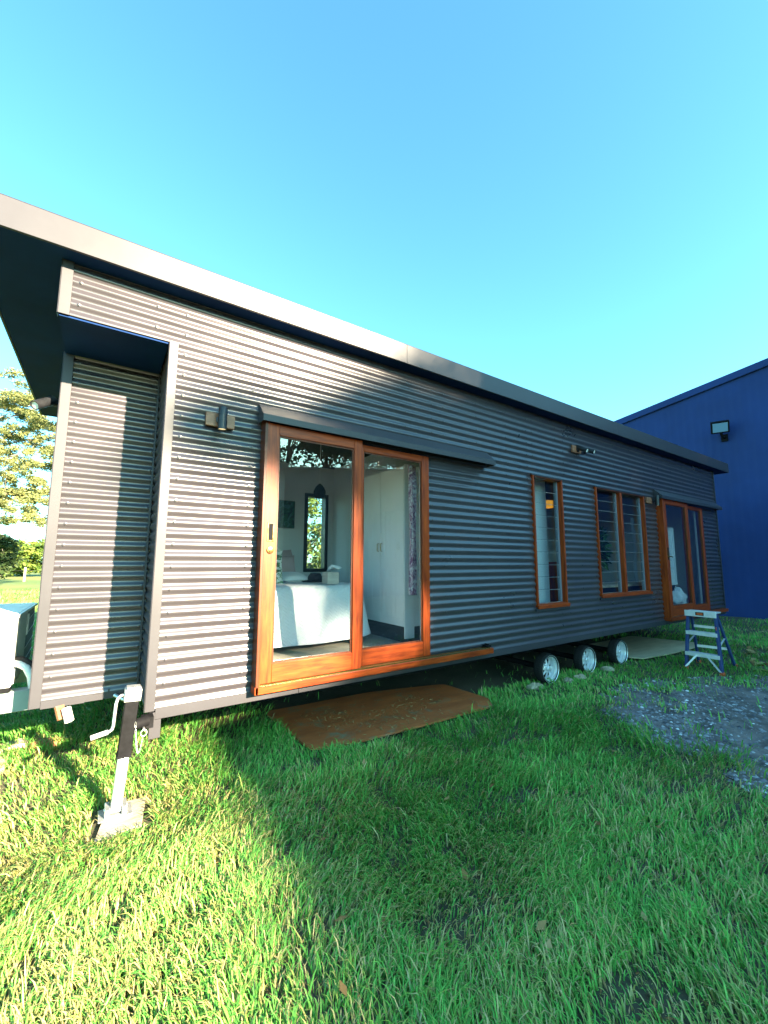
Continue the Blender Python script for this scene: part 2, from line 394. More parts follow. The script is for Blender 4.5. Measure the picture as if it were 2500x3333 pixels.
# base flashing
mb = MB().box((.05, -.013, -.062), (1.03, -.006, .006)); mb.box((1.034, -.013, -.062), (5.5, -.006, .006)); mb.box((5.504, -.013, -.062), (XE, -.006, .006))
mb.box((.05, -.006, -.066), (XE, .05, -.0625))
for x in (1.06, 1.1, 1.15): mb.screw((x, -.013, -.03), (0, -1, 0), .005)
mb.build('base_flashing', M['flash'], H)
mb = MB().prism([(XB + .05, D - .02, 0), (XB + .05, D - .02, -.052), (-.34, D - .02, -.052), (-.29, D - .02, -.004), (-.2, D - .02, 0)], (0, .008, 0))
mb.box((-.2, D - .017, -.02), (-.19, D - .01, .02)); mb.box((-.34, D - .010, -.05), (-.02, D - .004, .0)); mb.build('recess_flashing', M['flash'], H)
mb = MB().box((.02, -.012, -.18), (.085, -.004, -.0665)); mb.box((.02, -.012, -.0665), (.049, -.004, -.02)); mb.box((.02, -.004, -.18), (.03, .09, -.02)); mb.build('chassis_foot', M['flash'], H)
# chassis
mb = MB()
for y in (.52, 1.75, 3.2): mb.box((.1, y - .04, -.22), (XE - .05, y + .04, -.067))
for i in range(15): mb.box((.2 + .69 * i, .4, -.16), (.25 + .69 * i, 3.44, -.0672))
mb.box((.02, .055, -.0668), (XE - .02, YR - .02, -.03)); mb.build('chassis', M['steel'], H)
MB().box((1.0, 1.24, GZ + .06), (7.1, 1.28, -.0673)).build('underfloor_shade_board', M['matt_black'], H)  # black board added to darken the view under the house
mb = MB()
for i, x in enumerate((4.44, 5.31, 6.2)): mb.tube([(x, .23, GZ + .172), (x, 3.25, GZ + .172)], .035, 10)
mb.build('axle', M['matt_black'], H)
mb = MB().box((-3.2, .92, -.135), (.05, 1.02, .012)); mb.box((-3.2, 1.85, -.135), (.05, 1.95, .012)); mb.box((-1.4, 1.021, -.12), (-1.3, 1.849, .0))
mb.build('drawbar', M['beam'], H, bevel=.006)
mb = MB().box((-.95, .98, GZ), (-.885, 1.06, -.135)); mb.build('drawbar_stand', M['blacksteel'], H, bevel=.004)
mb = MB().tube([(-.43, .36, -.01), (-.405, .32, -.085)], .026, 14, False); mb.tube([(-.43, .36, -.01), (-.405, .32, -.085)], .021, 14); mb.build('drain_pipe', M['white'], H)
MB().bar((-.47, .40, .0), (-.445, .36, -.075), .05, .02).build('drain_bracket', M['plate'], H)
mb = MB().tube([(-.16, .55, -.02), (-.10, .5, -.05), (-.02, .5, -.06)], .012, 8); mb.build('underfloor_hose', M['galv'], H)

MB().box((.3, YR - .03, GZ - .05), (7.6, YR - .015, -.068)).build('rear_light_block', M['clad'], H)  # added out of view to block daylight entering under the floor from behind

# wheels: first one built, two more copied
def wheel(loc):
    mb = MB(); R = .184; Wd = .13
    prof = [(.15, .004), (.160, -.002), (.168, -.003), (.177, .006), (.182, .03), (.184, Wd / 2), (.182, Wd - .03), (.175, Wd - .006), (.15, Wd), (.125, Wd)]
    mb.lathe((0, 0, 0), (0, 1, 0), prof, 40)
    for k in range(40):
        t = 2 * math.pi * k / 40; c, s_ = math.cos(t), math.sin(t)
        mb.bar((.1835 * c, .03, .1835 * s_), (.1835 * c, Wd - .03, .1835 * s_), .012, .006, up=(c, 0, s_))
    w = mb.build('wheel', M['rubber'], H, loc=loc)
    mb = MB()
    mb.lathe((0, 0, 0), (0, 1, 0), [(.160, .0), (.166, -.006), (.168, .002), (.160, .008), (.153, .012), (.147, .03), (.132, .036), (.128, .06), (.122, .068), (.118, .1), (.118, .15)], 48)
    for k in range(8):
        t = 2 * math.pi * k / 8; u = Vector((math.cos(t), 0, math.sin(t))); v = Vector((-math.sin(t), 0, math.cos(t)))
        a, b = u * .05 + Vector((0, .052, 0)), u * .124 + Vector((0, .07, 0))
        vs = [a - v * .011, b - v * .019, b + v * .019, a + v * .011]
        mb.prism([Vector(p) for p in vs][::-1], (0, .008, 0))
        mb.bar(u * .05 + Vector((0, .048, 0)), u * .122 + Vector((0, .066, 0)), .008, .01, up=(0, 1, 0))
    mb.lathe((0, 0, 0), (0, 1, 0), [(.0005, .018), (.022, .02), (.028, .026), (.03, .05), (.052, .052), (.06, .058)], 28)
    for k in range(5):
        t = 2 * math.pi * k / 5 + .3; mb.lathe((.043 * math.cos(t), .042, .043 * math.sin(t)), (0, 1, 0), [(.0004, 0), (.006, .002), (.007, .012)], 6)
    mb.build('rim', M['chrome'], w, loc=loc)
    MB().lathe((0, 0, 0), (0, 1, 0), [(.0005, .084), (.117, .084), (.117, .12)], 24).build('spoke_gap_shade', M['matt_black'], w, loc=loc)  # black disc close behind the spokes stands in for shade in the gaps
    return w
w0 = wheel((4.44, .10, GZ + .172))
for x in (5.31, 6.2):
    c = w0.copy(); COL.objects.link(c); c.location = w0.location + Vector((x - 4.44, 0, 0)); c.parent = H
    for ch in w0.children:
        d = ch.copy(); COL.objects.link(d); d.parent = c

# interior shell (rooms seen through the glass)
mb = MB()
for a, b, z0, z1 in pieces(.09, XE - .09, .08, 2.6, OPEN): mb.box((a, .06, z0), (b, .09, z1))
for a, b, z0, z1 in pieces(XB + .09, XE - .09, .08, 2.6, ROPEN): mb.box((a, 3.40, z0), (b, 3.43, z1))

for a, b, z0, z1 in pieces(.69, 3.40, .08, 2.6, [(1.05, 3.15, .5, 2.2)]): mb.box((XB + .06, a, z0), (XB + .09, b, z1))
mb.box((XB + .06, .66, .08), (.09, .69, 2.6)); mb.box((.06, .06, .08), (.09, .66, 2.6))
mb.box((3.05, .09, .08), (3.12, 3.4, 2.6)); mb.box((XE - .09, .09, .08), (XE - .06, 3.4, 2.6))
mb.build('interior_wall', M['lining'], H)
MB().box((XB + .06, .05, 2.6), (XE - .06, 3.45, 2.63)).build('ceiling', M['ceil'], H)
MB().box((.05, .05, -.0295), (XE - .05, 3.45, .08)).build('floor', M['carpet'], H)
MB().box((XB + .05, .665, -.0295), (.0495, 3.45, .08)).build('alcove_floor', M['carpet'], H)

# wide window added in the unseen end wall to let daylight into the bedroom
mb = MB()
for y0, y1, z0, z1 in ((1.05, 1.1, .5, 2.2), (3.1, 3.15, .5, 2.2), (1.1, 3.1, .5, .55), (1.1, 3.1, 2.15, 2.2), (2.08, 2.12, .55, 2.15)): mb.box((XB - .03, y0, z0), (XB + .10, y1, z1))
ew = mb.build('added_end_window', M['black'], H)
for y0, y1 in ((1.1, 2.08), (2.12, 3.1)): MB().box((XB + .03, y0, .55), (XB + .036, y1, 2.15)).build('pane', M['glass'], ew)
# rear bedroom window, black frame with deep reveal
def frame_rect(mb, x0, x1, z0, z1, y0, y1, w):
    mb.box((x0, y0, z0), (x0 + w, y1, z1)); mb.box((x1 - w, y0, z0), (x1, y1, z1))
    mb.box((x0 + w, y0, z0), (x1 - w, y1, z0 + w)); mb.box((x0 + w, y0, z1 - w), (x1 - w, y1, z1)); return mb
mb = frame_rect(MB(), 2.508, 2.952, .772, 2.118, 3.385, 3.53, .058)
rw = mb.build('rear_window', M['black'], H)
MB().box((2.566, 3.49, .83), (2.894, 3.496, 2.06)).build('pane', M['glass'], rw)

# ------------------------------------------------------------------ sliding doors
def panel(x0, x1, z0, z1, y0, y1, ws, wt, wb, parent, name):
    """glazed leaf: stiles run full height, rails between; returns the stile mesh as the part"""
    mb = MB().box((x0, y0, z0), (x0 + ws, y1, z1)); mb.box((x1 - ws, y0, z0), (x1, y1, z1))
    p = mb.build(name, M['wood_v'], parent, bevel=.003)
    MB().box((x0 + ws, y0 + .001, z0), (x1 - ws, y1 - .001, z0 + wb)).build('bottom_rail', M['wood_h'], p, bevel=.003)
    MB().box((x0 + ws, y0 + .001, z1 - wt), (x1 - ws, y1 - .001, z1)).build('top_rail', M['wood_h'], p, bevel=.003)
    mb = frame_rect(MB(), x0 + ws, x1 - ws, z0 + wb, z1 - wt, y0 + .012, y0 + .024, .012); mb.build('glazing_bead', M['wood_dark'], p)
    ym = (y0 + y1) / 2 + .004
    MB().box((x0 + ws, ym - .003, z0 + wb), (x1 - ws, ym + .003, z1 - wt)).build('pane', M['glass'], p)
    return p
def gable_flash(x0, x1, z, name, y=-.14):
    prof = [(x0, -.009, z + .005), (x0, -.009, z + .15), (x0, -.016, z + .15), (x0, y, z + .035), (x0, y - .003, z - .012), (x0, y + .004, z - .012), (x0, y + .006, z + .022), (x0, -.016, z + .12)]
    mb = MB(); top = [(-.009, z + .155), (-.02, z + .152), (y, z + .04), (y, z - .012), (y + .006, z - .012), (y + .006, z + .03), (-.02, z + .135), (-.009, z + .135)]
    mb.prism([(x0, a, b) for a, b in top], (x1 - x0, 0, 0))
    for x in (x0 - .004, x1): mb.prism([(x, -.009, z + .155), (x, -.02, z + .152), (x, y, z + .04), (x, y, z - .012), (x, -.009, z - .012)], (.004, 0, 0))
    return mb.build(name, M['flash'], H, smooth=20)

# bedroom door
X3 = 2.35
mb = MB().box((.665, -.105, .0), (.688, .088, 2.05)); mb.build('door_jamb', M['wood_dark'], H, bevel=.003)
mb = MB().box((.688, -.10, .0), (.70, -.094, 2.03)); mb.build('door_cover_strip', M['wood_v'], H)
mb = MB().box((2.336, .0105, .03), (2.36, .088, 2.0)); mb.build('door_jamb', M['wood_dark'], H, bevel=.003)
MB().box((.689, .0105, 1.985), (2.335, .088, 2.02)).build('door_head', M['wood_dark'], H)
mb = MB().box((.66, -.105, .0), (3.17, -.0135, .055)); mb.build('door_sill', M['wood_h'], H, bevel=.004)
MB().box((.705, -.0125, .0), (2.33, .088, .06)).build('threshold', M['wood_h'], H)
mb = MB().box((.70, -.097, .0555), (3.12, -.088, .066)); mb.box((.70, -.045, .0555), (3.12, -.036, .066)); mb.build('track_rail', M['brass'], H)
mb = MB().box((3.08, -.1, .0665), (3.14, -.03, .088)); mb.tube([(3.11, -.09, .088), (3.11, -.04, .088)], .012, 10); mb.build('door_stop', M['blacksteel'], H, bevel=.002)
pA = panel(.70, 1.547, .068, 2.02, -.092, -.052, .084, .085, .135, H, 'sliding_door')
pB = panel(1.50, X3, .068, 2.0, -.047, -.010, .088, .06, .135, H, 'sliding_door')
gable_flash(.64, 3.24, 2.03, 'door_flashing')
MB().box((.70, -.05, 2.022), (3.18, -.009, 2.06)).build('head_track', M['black'], H)
# lock furniture
mb = frame_rect(MB(), .712, .766, 1.10, 1.245, -.0965, -.0925, .011); lk = mb.build('flush_pull', M['brass'], pA, bevel=.0015)
MB().box((.7235, -.0945, 1.1115), (.7545, -.0922, 1.2335)).build('pull_recess', M['matt_black'], pA)
mb = MB().lathe((.739, -.092, 1.035), (0, -1, 0), [(.027, 0), (.027, .006), (.023, .01), (.014, .011), (.013, .016), (.0003, .017)], 24); mb.box((.7365, -.1105, 1.028), (.7415, -.1085, 1.042)); mb.build('lock_cylinder', M['brass'], pA)

# living-room door at the far end
mb = MB().box((7.435, -.105, 0), (7.47, .088, 2.06)); mb.build('door_jamb', M['wood_v'], H, bevel=.003)
mb = MB().box((9.262, .0105, .03), (9.29, .088, 2.0)); mb.build('door_jamb', M['wood_dark'], H)
MB().box((7.471, .0105, 1.985), (9.26, .088, 2.02)).build('door_head', M['wood_dark'], H)
MB().box((7.43, -.105, 0), (10.0, -.0135, .055)).build('door_sill', M['wood_h'], H, bevel=.004)
MB().box((7.47, -.0125, 0), (9.25, .088, .06)).build('threshold', M['wood_h'], H)
pC = panel(7.475, 8.47, .068, 2.03, -.095, -.052, .10, .085, .17, H, 'sliding_door')
pD = panel(8.40, 9.29, .068, 2.0, -.047, -.010, .10, .06, .12, H, 'sliding_door')
gable_flash(7.36, 10.06, 2.03, 'door_flashing')
mb = MB().box((7.5, -.102, 1.0), (7.54, -.0955, 1.2)); mb.build('handle_plate', M['brass'], pC)
mb = MB().tube([(7.52, -.0955, 1.05), (7.52, -.13, 1.05), (7.57, -.135, 1.045), (7.61, -.13, 1.04)], .008, 8); mb.build('lever_handle', M['brass'], pC)

# ------------------------------------------------------------------ louvre windows
def louvre_window(x0, x1, z0, z1, mull=None):
    y0, y1 = -.028, .089; w = .026
    mb = MB().box((x0, y0, z0), (x0 + w, y1, z1)); mb.box((x1 - w, y0, z0), (x1, y1, z1))
    if mull: mb.box((mull - .028, y0 + .004, z0 + .035), (mull + .028, y1 - .004, z1 - .03))
    p = mb.build('louvre_window', M['wood_v'], H, bevel=.003)
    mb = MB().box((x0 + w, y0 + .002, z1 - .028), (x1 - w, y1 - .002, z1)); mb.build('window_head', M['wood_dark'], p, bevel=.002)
    mb = MB().box((x0 - .012, y0 - .022, z0 - .02), (x1 + .012, y0 - .0005, z0 + .022)); mb.box((x0 + w, y0, z0), (x1 - w, y1 - .002, z0 + .032)); mb.build('window_sill', M['wood_h'], p, bevel=.003)
    mb = MB().box((x0 - .03, -.034, z1 + .001), (x1 + .03, -.009, z1 + .005)); mb.box((x0 - .03, -.034, z1 - .012), (x1 + .03, -.031, z1 + .001)); mb.build('head_flashing', M['flash'], p)
    MB().box((x0 - .03, -.028, z0 - .05), (x1 + .03, -.010, z0 - .021)).build('sill_flashing', M['flash'], p)
    bays = [(x0 + w, mull - .028), (mull + .028, x1 - w)] if mull else [(x0 + w, x1 - w)]
    for a, b in bays:
        MB().box((a, .035, z0 + .034), (a + .028, .075, z1 - .03)).build('louvre_channel', M['channel'], p)
        MB().box((b - .028, .035, z0 + .034), (b, .075, z1 - .03)).build('louvre_channel', M['channel'], p)
        n = max(2, round((z1 - z0 - .06) / .152)); h = (z1 - z0 - .066) / n
        mb = MB()
        for i in range(n):
            zc = z0 + .034 + h * i
            mb.add([(a + .028, .046, zc), (b - .028, .046, zc), (b - .028, .060, zc + h + .012), (a + .028, .060, zc + h + .012),
                    (a + .028, .052, zc), (b - .028, .052, zc), (b - .028, .066, zc + h + .012), (a + .028, .066, zc + h + .012)],
                   [(0, 1, 2, 3), (7, 6, 5, 4), (4, 5, 1, 0), (3, 2, 6, 7), (0, 3, 7, 4), (5, 6, 2, 1)])
        mb.build('louvre_blades', M['louvre'], p, smooth=0)
        mb = MB()
        for i in range(n): mb.box((a + .028, .0435, z0 + .034 + h * i - .001), (b - .028, .0455, z0 + .034 + h * i + .003))
        mb.build('blade_edges', M['galv'], p)
    return p
louvre_window(4.058, 4.685, .415, 2.04)
louvre_window(5.505, 6.976, .478, 2.04, 6.22)

# ------------------------------------------------------------------ wall lamps on the house
def wall_lamp(x, z, spots, label, w=.205, h=.10):
    p = MB().box((x - w / 2, -.034, z - h / 2), (x + w / 2, -.0085, z + h / 2)).build('wall_lamp', M['plate'], H, bevel=.003, label=label)
    for kind, dx, d in spots:
        mb = MB(); c = Vector((x + dx, -.095, z)); d = Vector(d).normalized()
        mb.lathe((x + dx, -.0345, z), (0, -1, 0), [(.0005, 0), (.034, 0), (.034, .012), (.016, .016), (.016, .05)], 20)
        mb.lathe(c - d * .085, d, [(.0005, 0), (.029, .001), (.031, .004), (.031, .06), (.0295, .061), (.0295, .064), (.031, .065), (.031, .108), (.0295, .109), (.0295, .112), (.031, .113), (.031, .17), (.027, .17), (.027, .163)], 26)
        mb.build('lamp_body', M['black'], p)
        MB().lathe(c - d * .085, d, [(.0269, .164), (.015, .1665), (.0005, .167)], 24).build('lamp_lens', M['lens' if kind == 'down' else 'lens_w'], p)
    return p
wall_lamp(.352, 1.985, [('down', .0, (0, 0, -1))], 'timber plate wall lamp with one black tube pointing down')
wall_lamp(5.06, 2.51, [('w', .02, (.05, -.85, -.5)), ('w', .19, (.12, -.85, -.4))], 'timber plate wall lamp with twin black spotlights aimed outwards')
wall_lamp(7.13, 1.975, [('down', .14, (0, 0, -1))], 'timber plate wall lamp beside the far sliding door', w=.17)
mb = MB(); c = Vector((XB - .115, .78, 2.14)); d = Vector((-.55, -.62, -.55)).normalized()
mb.lathe((XB - .0085, .86, 2.16), (-1, 0, 0), [(.0005, 0), (.045, 0), (.045, .02), (.015, .022), (.015, .09)], 20)
mb.lathe(c - d * .09, d, [(.0005, 0), (.033, .002), (.035, .005), (.035, .18), (.03, .18), (.03, .17)], 24)
el = mb.build('end_wall_lamp', M['black'], H); MB().lathe(c - d * .09, d, [(.0299, .171), (.0005, .174)], 24).build('lamp_lens', M['lens_w'], el)

# ------------------------------------------------------------------ corner jack (clamped to the chassis corner)
jt, jb = Vector((-.088, -.10, .165)), Vector((-.137, -.10, GZ + .02))
def jl(t): return jt.lerp(jb, t)
mb = MB().bar(jl(.08), jl(.53), .072, .07, up=(0, 1, 0)); mb.bar(jl(.525), jl(.545), .08, .078, up=(0, 1, 0))
J = mb.build('corner_jack', M['blacksteel'], H, bevel=.004)
MB().bar(jl(.545), jl(.97), .058, .056, up=(0, 1, 0)).build('inner_leg', M['galv'], J, bevel=.004)
mb = MB().bar(jl(-.015), jl(.085), .088, .086, up=(0, 1, 0)); mb.bar(jl(-.03), jl(-.015), .074, .076, up=(0, 1, 0)); mb.screw(jl(.03) + Vector((.039, -.02, 0)), (1, 0, 0), .009); mb.screw(jl(.05) + Vector((.02, -.039, 0)), (0, -1, 0), .007); mb.build('jack_cap', M['galv'], J, bevel=.004)
h0 = jl(.03) + Vector((-.043, -.01, 0))
mb = MB().tube([h0, h0 + Vector((-.018, -.002, 0)), h0 + Vector((-.034, -.008, -.012)), h0 + Vector((-.042, -.02, -.04)), h0 + Vector((-.048, -.03, -.16)), h0 + Vector((-.053, -.033, -.178)), h0 + Vector((-.066, -.035, -.186)), h0 + Vector((-.15, -.04, -.20))], .0085, 12)
ck = mb.build('crank_handle', M['galv'], J, smooth=60)
MB().tube([h0 + Vector((-.072, -.0355, -.187)), h0 + Vector((-.155, -.0405, -.2009))], .0135, 14).build('crank_grip', M['alu'], J)
mb = MB().tube([jl(.30) + Vector((.03, 0, 0)), jl(.30) + Vector((.105, .03, 0))], .032, 18); mb.box((-.03, -.09, -.085), (.035, -.012, -.02)); mb.build('swivel_mount', M['blacksteel'], J)
rp = jl(.34) + Vector((.085, -.035, -.02)); mb = MB()
mb.tube([rp + Vector((.017 * math.cos(t), 0, .017 * math.sin(t))) for t in [2 * math.pi * k / 16 for k in range(17)]], .0032, 8)
mb.tube([rp + Vector((0, .0, .02)), rp + Vector((0, .05, .02))], .007, 8); mb.build('pull_pin', M['galv'], J)
mb = MB(); a, b = jl(.27) + Vector((.034, -.03, 0)), rp + Vector((-.004, -.002, -.017)); N = 26
for i in range(N):
    def cp(t): return a.lerp(b, t) + Vector((0, -.004, -.13 * 4 * t * (1 - t)))
    p, q = cp(i / N), cp((i + 1) / N); dd = (q - p).normalized(); side = Vector((0, 1, 0)) if i % 2 else dd.cross(Vector((0, 1, 0))).normalized()
    mm = (p + q) / 2; L = (q - p).length * .78
    mb.tube([mm + dd * (L * math.cos(t)) + side * (.0042 * math.sin(t)) for t in [2 * math.pi * k / 8 for k in range(9)]], .0013, 5, False)
mb.build('safety_chain', M['galv'], J, smooth=60)
fb = jl(.97)
mb = MB().box((fb.x - .085, fb.y - .07, GZ + .026), (fb.x + .085, fb.y + .07, GZ + .033)); mb.box((fb.x - .055, fb.y - .055, GZ + .0331), (fb.x - .03, fb.y + .055, GZ + .075)); mb.box((fb.x + .03, fb.y - .055, GZ + .0331), (fb.x + .055, fb.y + .055, GZ + .075))
mb.tube([(fb.x - .06, fb.y, GZ + .058), (fb.x + .06, fb.y, GZ + .058)], .008, 10); mb.build('foot_plate', M['galv'], J, bevel=.003)
mb = MB(); mb.prism([(-.235, -.33, GZ + .004), (-.015, -.30, GZ + .004), (.03, .0, GZ + .004), (-.17, .02, GZ + .004)], (0, 0, .021))
tag(mb.build('timber_pad', M['padwood'], bevel=.003), 'pale timber pad on the grass under the foot of the black corner jack', 'timber pad')

# ------------------------------------------------------------------ air conditioner on the drawbar
ac = thing('air_conditioner', 'white air conditioner outdoor unit standing on the drawbar at the end of the house', 'air conditioner', (-.98, 1.45, .012))
ax0, ax1, ay0, ay1, az0, az1 = -1.17, -.785, .90, 2.0, .045, .53
mb = MB().box((ax0, ay0, az0), (ax1, ay0 + .012, az1)); mb.box((ax0, ay0 + .012, az0), (ax0 + .012, ay1, az1)); mb.box((ax1 - .012, ay0 + .012, az0), (ax1, ay0 + .56, az1)); mb.box((ax0 + .012, ay0 + .012, az0), (ax1 - .012, ay1 - .01, az0 + .012))
mb.build('casing', M['white'], ac, bevel=.006)
mb = MB().box((ax0 - .008, ay0 - .008, az1 + .001), (ax1 + .008, ay1 + .01, az1 + .022))
for i in range(5): mb.box((ax0 + .01, ay0 + .12 + i * .2, az1 + .0222), (ax1 - .01, ay0 + .30 + i * .2, az1 + .026))
mb.build('lid', M['white'], ac, bevel=.004)
mb = MB().box((ax1 - .02, ay0 + .561, az0 + .013), (ax1 - .008, ay1, az1)); mb.box((ax0 + .013, ay1 - .0095, az0 + .013), (ax1 - .021, ay1, az1)); mb.build('coil', M['coil'], ac)
mb = MB()
for i in range(4): mb.bar((ax1 - .004, ay0 + .561, az0 + .06 + i * .11), (ax1 - .004, ay1, az0 + .10 + i * .11), .004, .004)
mb.box((ax1 - .005, ay0 + .60, az1 - .2), (ax1 + .003, ay0 + .66, az1 - .03)); mb.build('coil_guard', M['alu'], ac)
mb = MB().lathe((ax0 - .001, 1.4, .29), (-1, 0, 0), [(.21, 0), (.21, .012), (.2, .014), (.2, .0)], 40)
for r in (.05, .09, .13, .17): mb.lathe((ax0 - .006, 1.4, .29), (-1, 0, 0), [(r, 0), (r + .004, .003), (r + .008, 0)], 36)
mb.build('fan_grille', M['white'], ac)
mb = MB(); mb.box((-.90, ay0 - .0025, .40), (-.83, ay0 - .0005, .404)); mb.build('badge_line', M['steel'], ac)
mb = MB().box((ax1, ay0 + .04, .06), (ax1 + .012, ay0 + .3, .16)); mb.build('valve_cover', M['white'], ac, bevel=.004)
for y in (.93, 1.9): MB().box((ax0, y - .03, .0125), (ax1, y + .03, .0445)).build('mounting_foot', M['blacksteel'], ac)
pts = [(-.80, .985, .20), (-.755, .96, .195), (-.71, .95, .165), (-.68, .95, .10), (-.665, .96, .015)]
mb = MB().tube(pts, .024, 14); tag(mb.build('insulated_pipe', M['white'], smooth=60), 'white insulated pipe bundle tied with black tape beside the air conditioner', 'pipe')
mb = MB().tube([(p[0] + .012, p[1] + .015, p[2] + .03) for p in pts[:4]], [.016, .022, .020, .014], 10); tag(mb.build('black_cable', M['rubber'], smooth=60), 'thick black cable wrapped over the white pipe by the air conditioner', 'cable')

# ------------------------------------------------------------------ bedroom contents
# bed: quilt draped over a low base
bed = thing('bed', 'bed under a white quilted cover behind the bedroom door glass', 'bed', (1.1, 1.7, .08))
def drape():
    bx0, bx1, by0, by1, zt = .12, 2.13, .86, 2.9, .705; nx, ny = 44, 44
    vs, fs = [], []
    # rings from the centre outward, then down the sides
    prof = [(-1.0, 0), (-.5, 0), (-.2, 0), (-.08, 0), (-.03, -.006), (.005, -.02), (.03, -.05), (.045, -.10), (.06, -.2), (.08, -.33), (.10, -.45), (.125, -.56)]
    per = []
    def rr(o):
        r = .11; pts = []
        segs = [((bx1 - r, by1 - r), 0), ((bx0 + r, by1 - r), 90), ((bx0 + r, by0 + r), 180), ((bx1 - r, by0 + r), 270)]
        cx_, cy_ = (bx0 + bx1) / 2, (by0 + by1) / 2
        for (cx, cy), a0 in segs:
            for k in range(7):
                t = math.radians(a0 + 15 * k); pts.append((cx + r * math.cos(t), cy + r * math.sin(t), math.cos(t), math.sin(t)))
        out = []
        m = len(pts)
        for i in range(m):
            p, q = pts[i], pts[(i + 1) % m]; n = 20 if i % 7 == 6 else 1
            for j in range(n):
                f = j / n; out.append(tuple(p[k] * (1 - f) + q[k] * f for k in range(4)))
        res = []
        for x, y, a, b in out:
            if o < 0: res.append((cx_ + (x - cx_) * (1 + o), cy_ + (y - cy_) * (1 + o)))
            else: res.append((x + a * o, y + b * o))
        return res
    rings = [rr(o if o >= 0 else max(o, -.985)) for o, _ in prof]
    n = len(rings[0])
    for (o, dz), ring in zip(prof, rings):
        for i, (x, y) in enumerate(ring):
            k = min(1, max(0, -dz / .5)); wv = .016 * k * math.sin(i * .55) + .010 * k * math.sin(i * 1.3 + 1)
            zz = zt + dz + .006 * math.sin(x * 7 + y * 5) * (1 - k)
            if dz < -.5: zz += -.03 * max(0, min(1, (1.6 - x) / 1.2)) + .01 * math.sin(i * .4)
            cx_, cy_ = (bx0 + bx1) / 2, (by0 + by1) / 2; L = math.hypot(x - cx_, y - cy_) or 1
            vs.append((x + wv * (x - cx_) / L, y + wv * (y - cy_) / L, zz))
    for r in range(len(prof) - 1):
        for i in range(n): fs.append((r * n + i, (r + 1) * n + i, (r + 1) * n + (i + 1) % n, r * n + (i + 1) % n))
    fs.append(tuple(range(n)))
    mb = MB(); mb.add(vs, [q[::-1] for q in fs]); return mb
drape().build('quilt', M['quilt'], bed, smooth=80)
MB().box((.2, .92, .2), (2.08, 2.85, .62)).build('mattress', M['whitecloth'], bed)
mb = MB().box((.25, 1.0, .08), (1.95, 2.8, .2)); mb.build('bed_base', M['darkcloth'], bed)
mb = MB().box((.12, .93, .12), (2.12, .95, .3)); mb.build('valance', M['linen'], bed)
def cushion(name, c, w, h, t, rz, tilt, m, label):
    mb = MB(); n = 14; vs = []; fs = []
    for s_ in (1, -1):
        for i in range(n + 1):
            for j in range(n + 1):
                u, v = i / n * 2 - 1, j / n * 2 - 1
                k = max(0, (1 - abs(u) ** 2.6)) ** .5 * max(0, (1 - abs(v) ** 2.6)) ** .5
                e = 1 - .06 * (1 - max(abs(u), abs(v)))
                vs.append((u * w / 2 * (1 - .07 * (1 - v * v) * abs(u) ** 3), s_ * t / 2 * k, v * h / 2 * (1 - .07 * (1 - u * u) * abs(v) ** 3)))
    o = (n + 1) ** 2
    for s_ in (0, 1):
        for i in range(n):
            for j in range(n):
                a = s_ * o + i * (n + 1) + j; q = (a, a + n + 1, a + n + 2, a + 1); fs.append(q if s_ == 0 else q[::-1])
    mb.add(vs, fs); ob = mb.build(name, m, smooth=70, loc=(0, 0, 0)); ob.location = c; ob.rotation_euler = (tilt, 0, rz)
    return tag(ob, label, 'cushion')
cushion('cushion', (1.235, 1.5, .89), .40, .40, .14, -.15, -.25, M['leafcush'], 'white cushion with a green leaf print at the left of the bed')
cushion('pillow', (1.52, 1.82, .86), .46, .36, .16, .1, -.35, M['linen'], 'dusky pink pillow leaning behind the leaf print cushion')
cushion('cushion', (1.62, 1.98, .93), .40, .36, .14, .5, -.2, M['linen'], 'dusky pink cushion with its pointed corner up, behind the pillow')
cushion('pillow', (1.60, 1.60, .765), .34, .30, .10, .05, -1.35, M['whitecloth'], 'flat white pillow in front of the pink pillow')
# tissue box
tb = thing('tissue_box', 'woven box with white tissues on the edge of the bed', 'tissue box', (1.80, 1.0, .71))
mb = MB(); mb.box((1.735, .93, .707), (1.875, 1.07, .835)); bx = mb.build('box_body', M['tissue'], tb, bevel=.006)
mb = MB(); N = 12; vs = []
for i in range(N + 1):
    for j in range(7):
        u, v = i / N, j / 6; vs.append((1.77 + .15 * u + .02 * math.sin(v * 6), .97 + .07 * v, .838 + .05 * math.sin(u * 2.6) + .018 * math.sin(u * 7 + v * 5) + .01 * v))
mb.add(vs, [(i * 7 + j, (i + 1) * 7 + j, (i + 1) * 7 + j + 1, i * 7 + j + 1) for i in range(N) for j in range(6)]); mb.build('tissue', M['whitecloth'], tb, smooth=70)
mb = MB(); mb.lathe((1.83, 1.45, .71), (0, 0, 1), [(.16, 0), (.165, .012), (.09, .02), (.085, .06), (.06, .10), (.0005, .105)], 20); tag(mb.build('dark_hat', M['darkcloth'], smooth=60), 'dark soft hat lying on the bed behind the woven tissue box', 'hat')
# pendant
pl = thing('pendant_lamp', 'black egg-shaped pendant lamp on a cord in the bedroom', 'pendant lamp', (2.03, 1.8, 1.79))
MB().lathe((2.03, 1.8, 1.79), (0, 0, 1), [(.052, 0), (.07, .025), (.08, .06), (.078, .09), (.062, .13), (.035, .165), (.014, .185), (.006, .19)], 28).build('lamp_shade', M['matt_black'], pl, smooth=60)
MB().tube([(2.03, 1.8, 1.975), (2.03, 1.8, 2.6)], .006, 6).build('cord', M['alu'], pl)
MB().lathe((2.03, 1.8, 1.80), (0, 0, 1), [(.0005, 0), (.03, .01), (.036, .04), (.015, .08)], 16).build('bulb', M['lens'], pl, smooth=60)
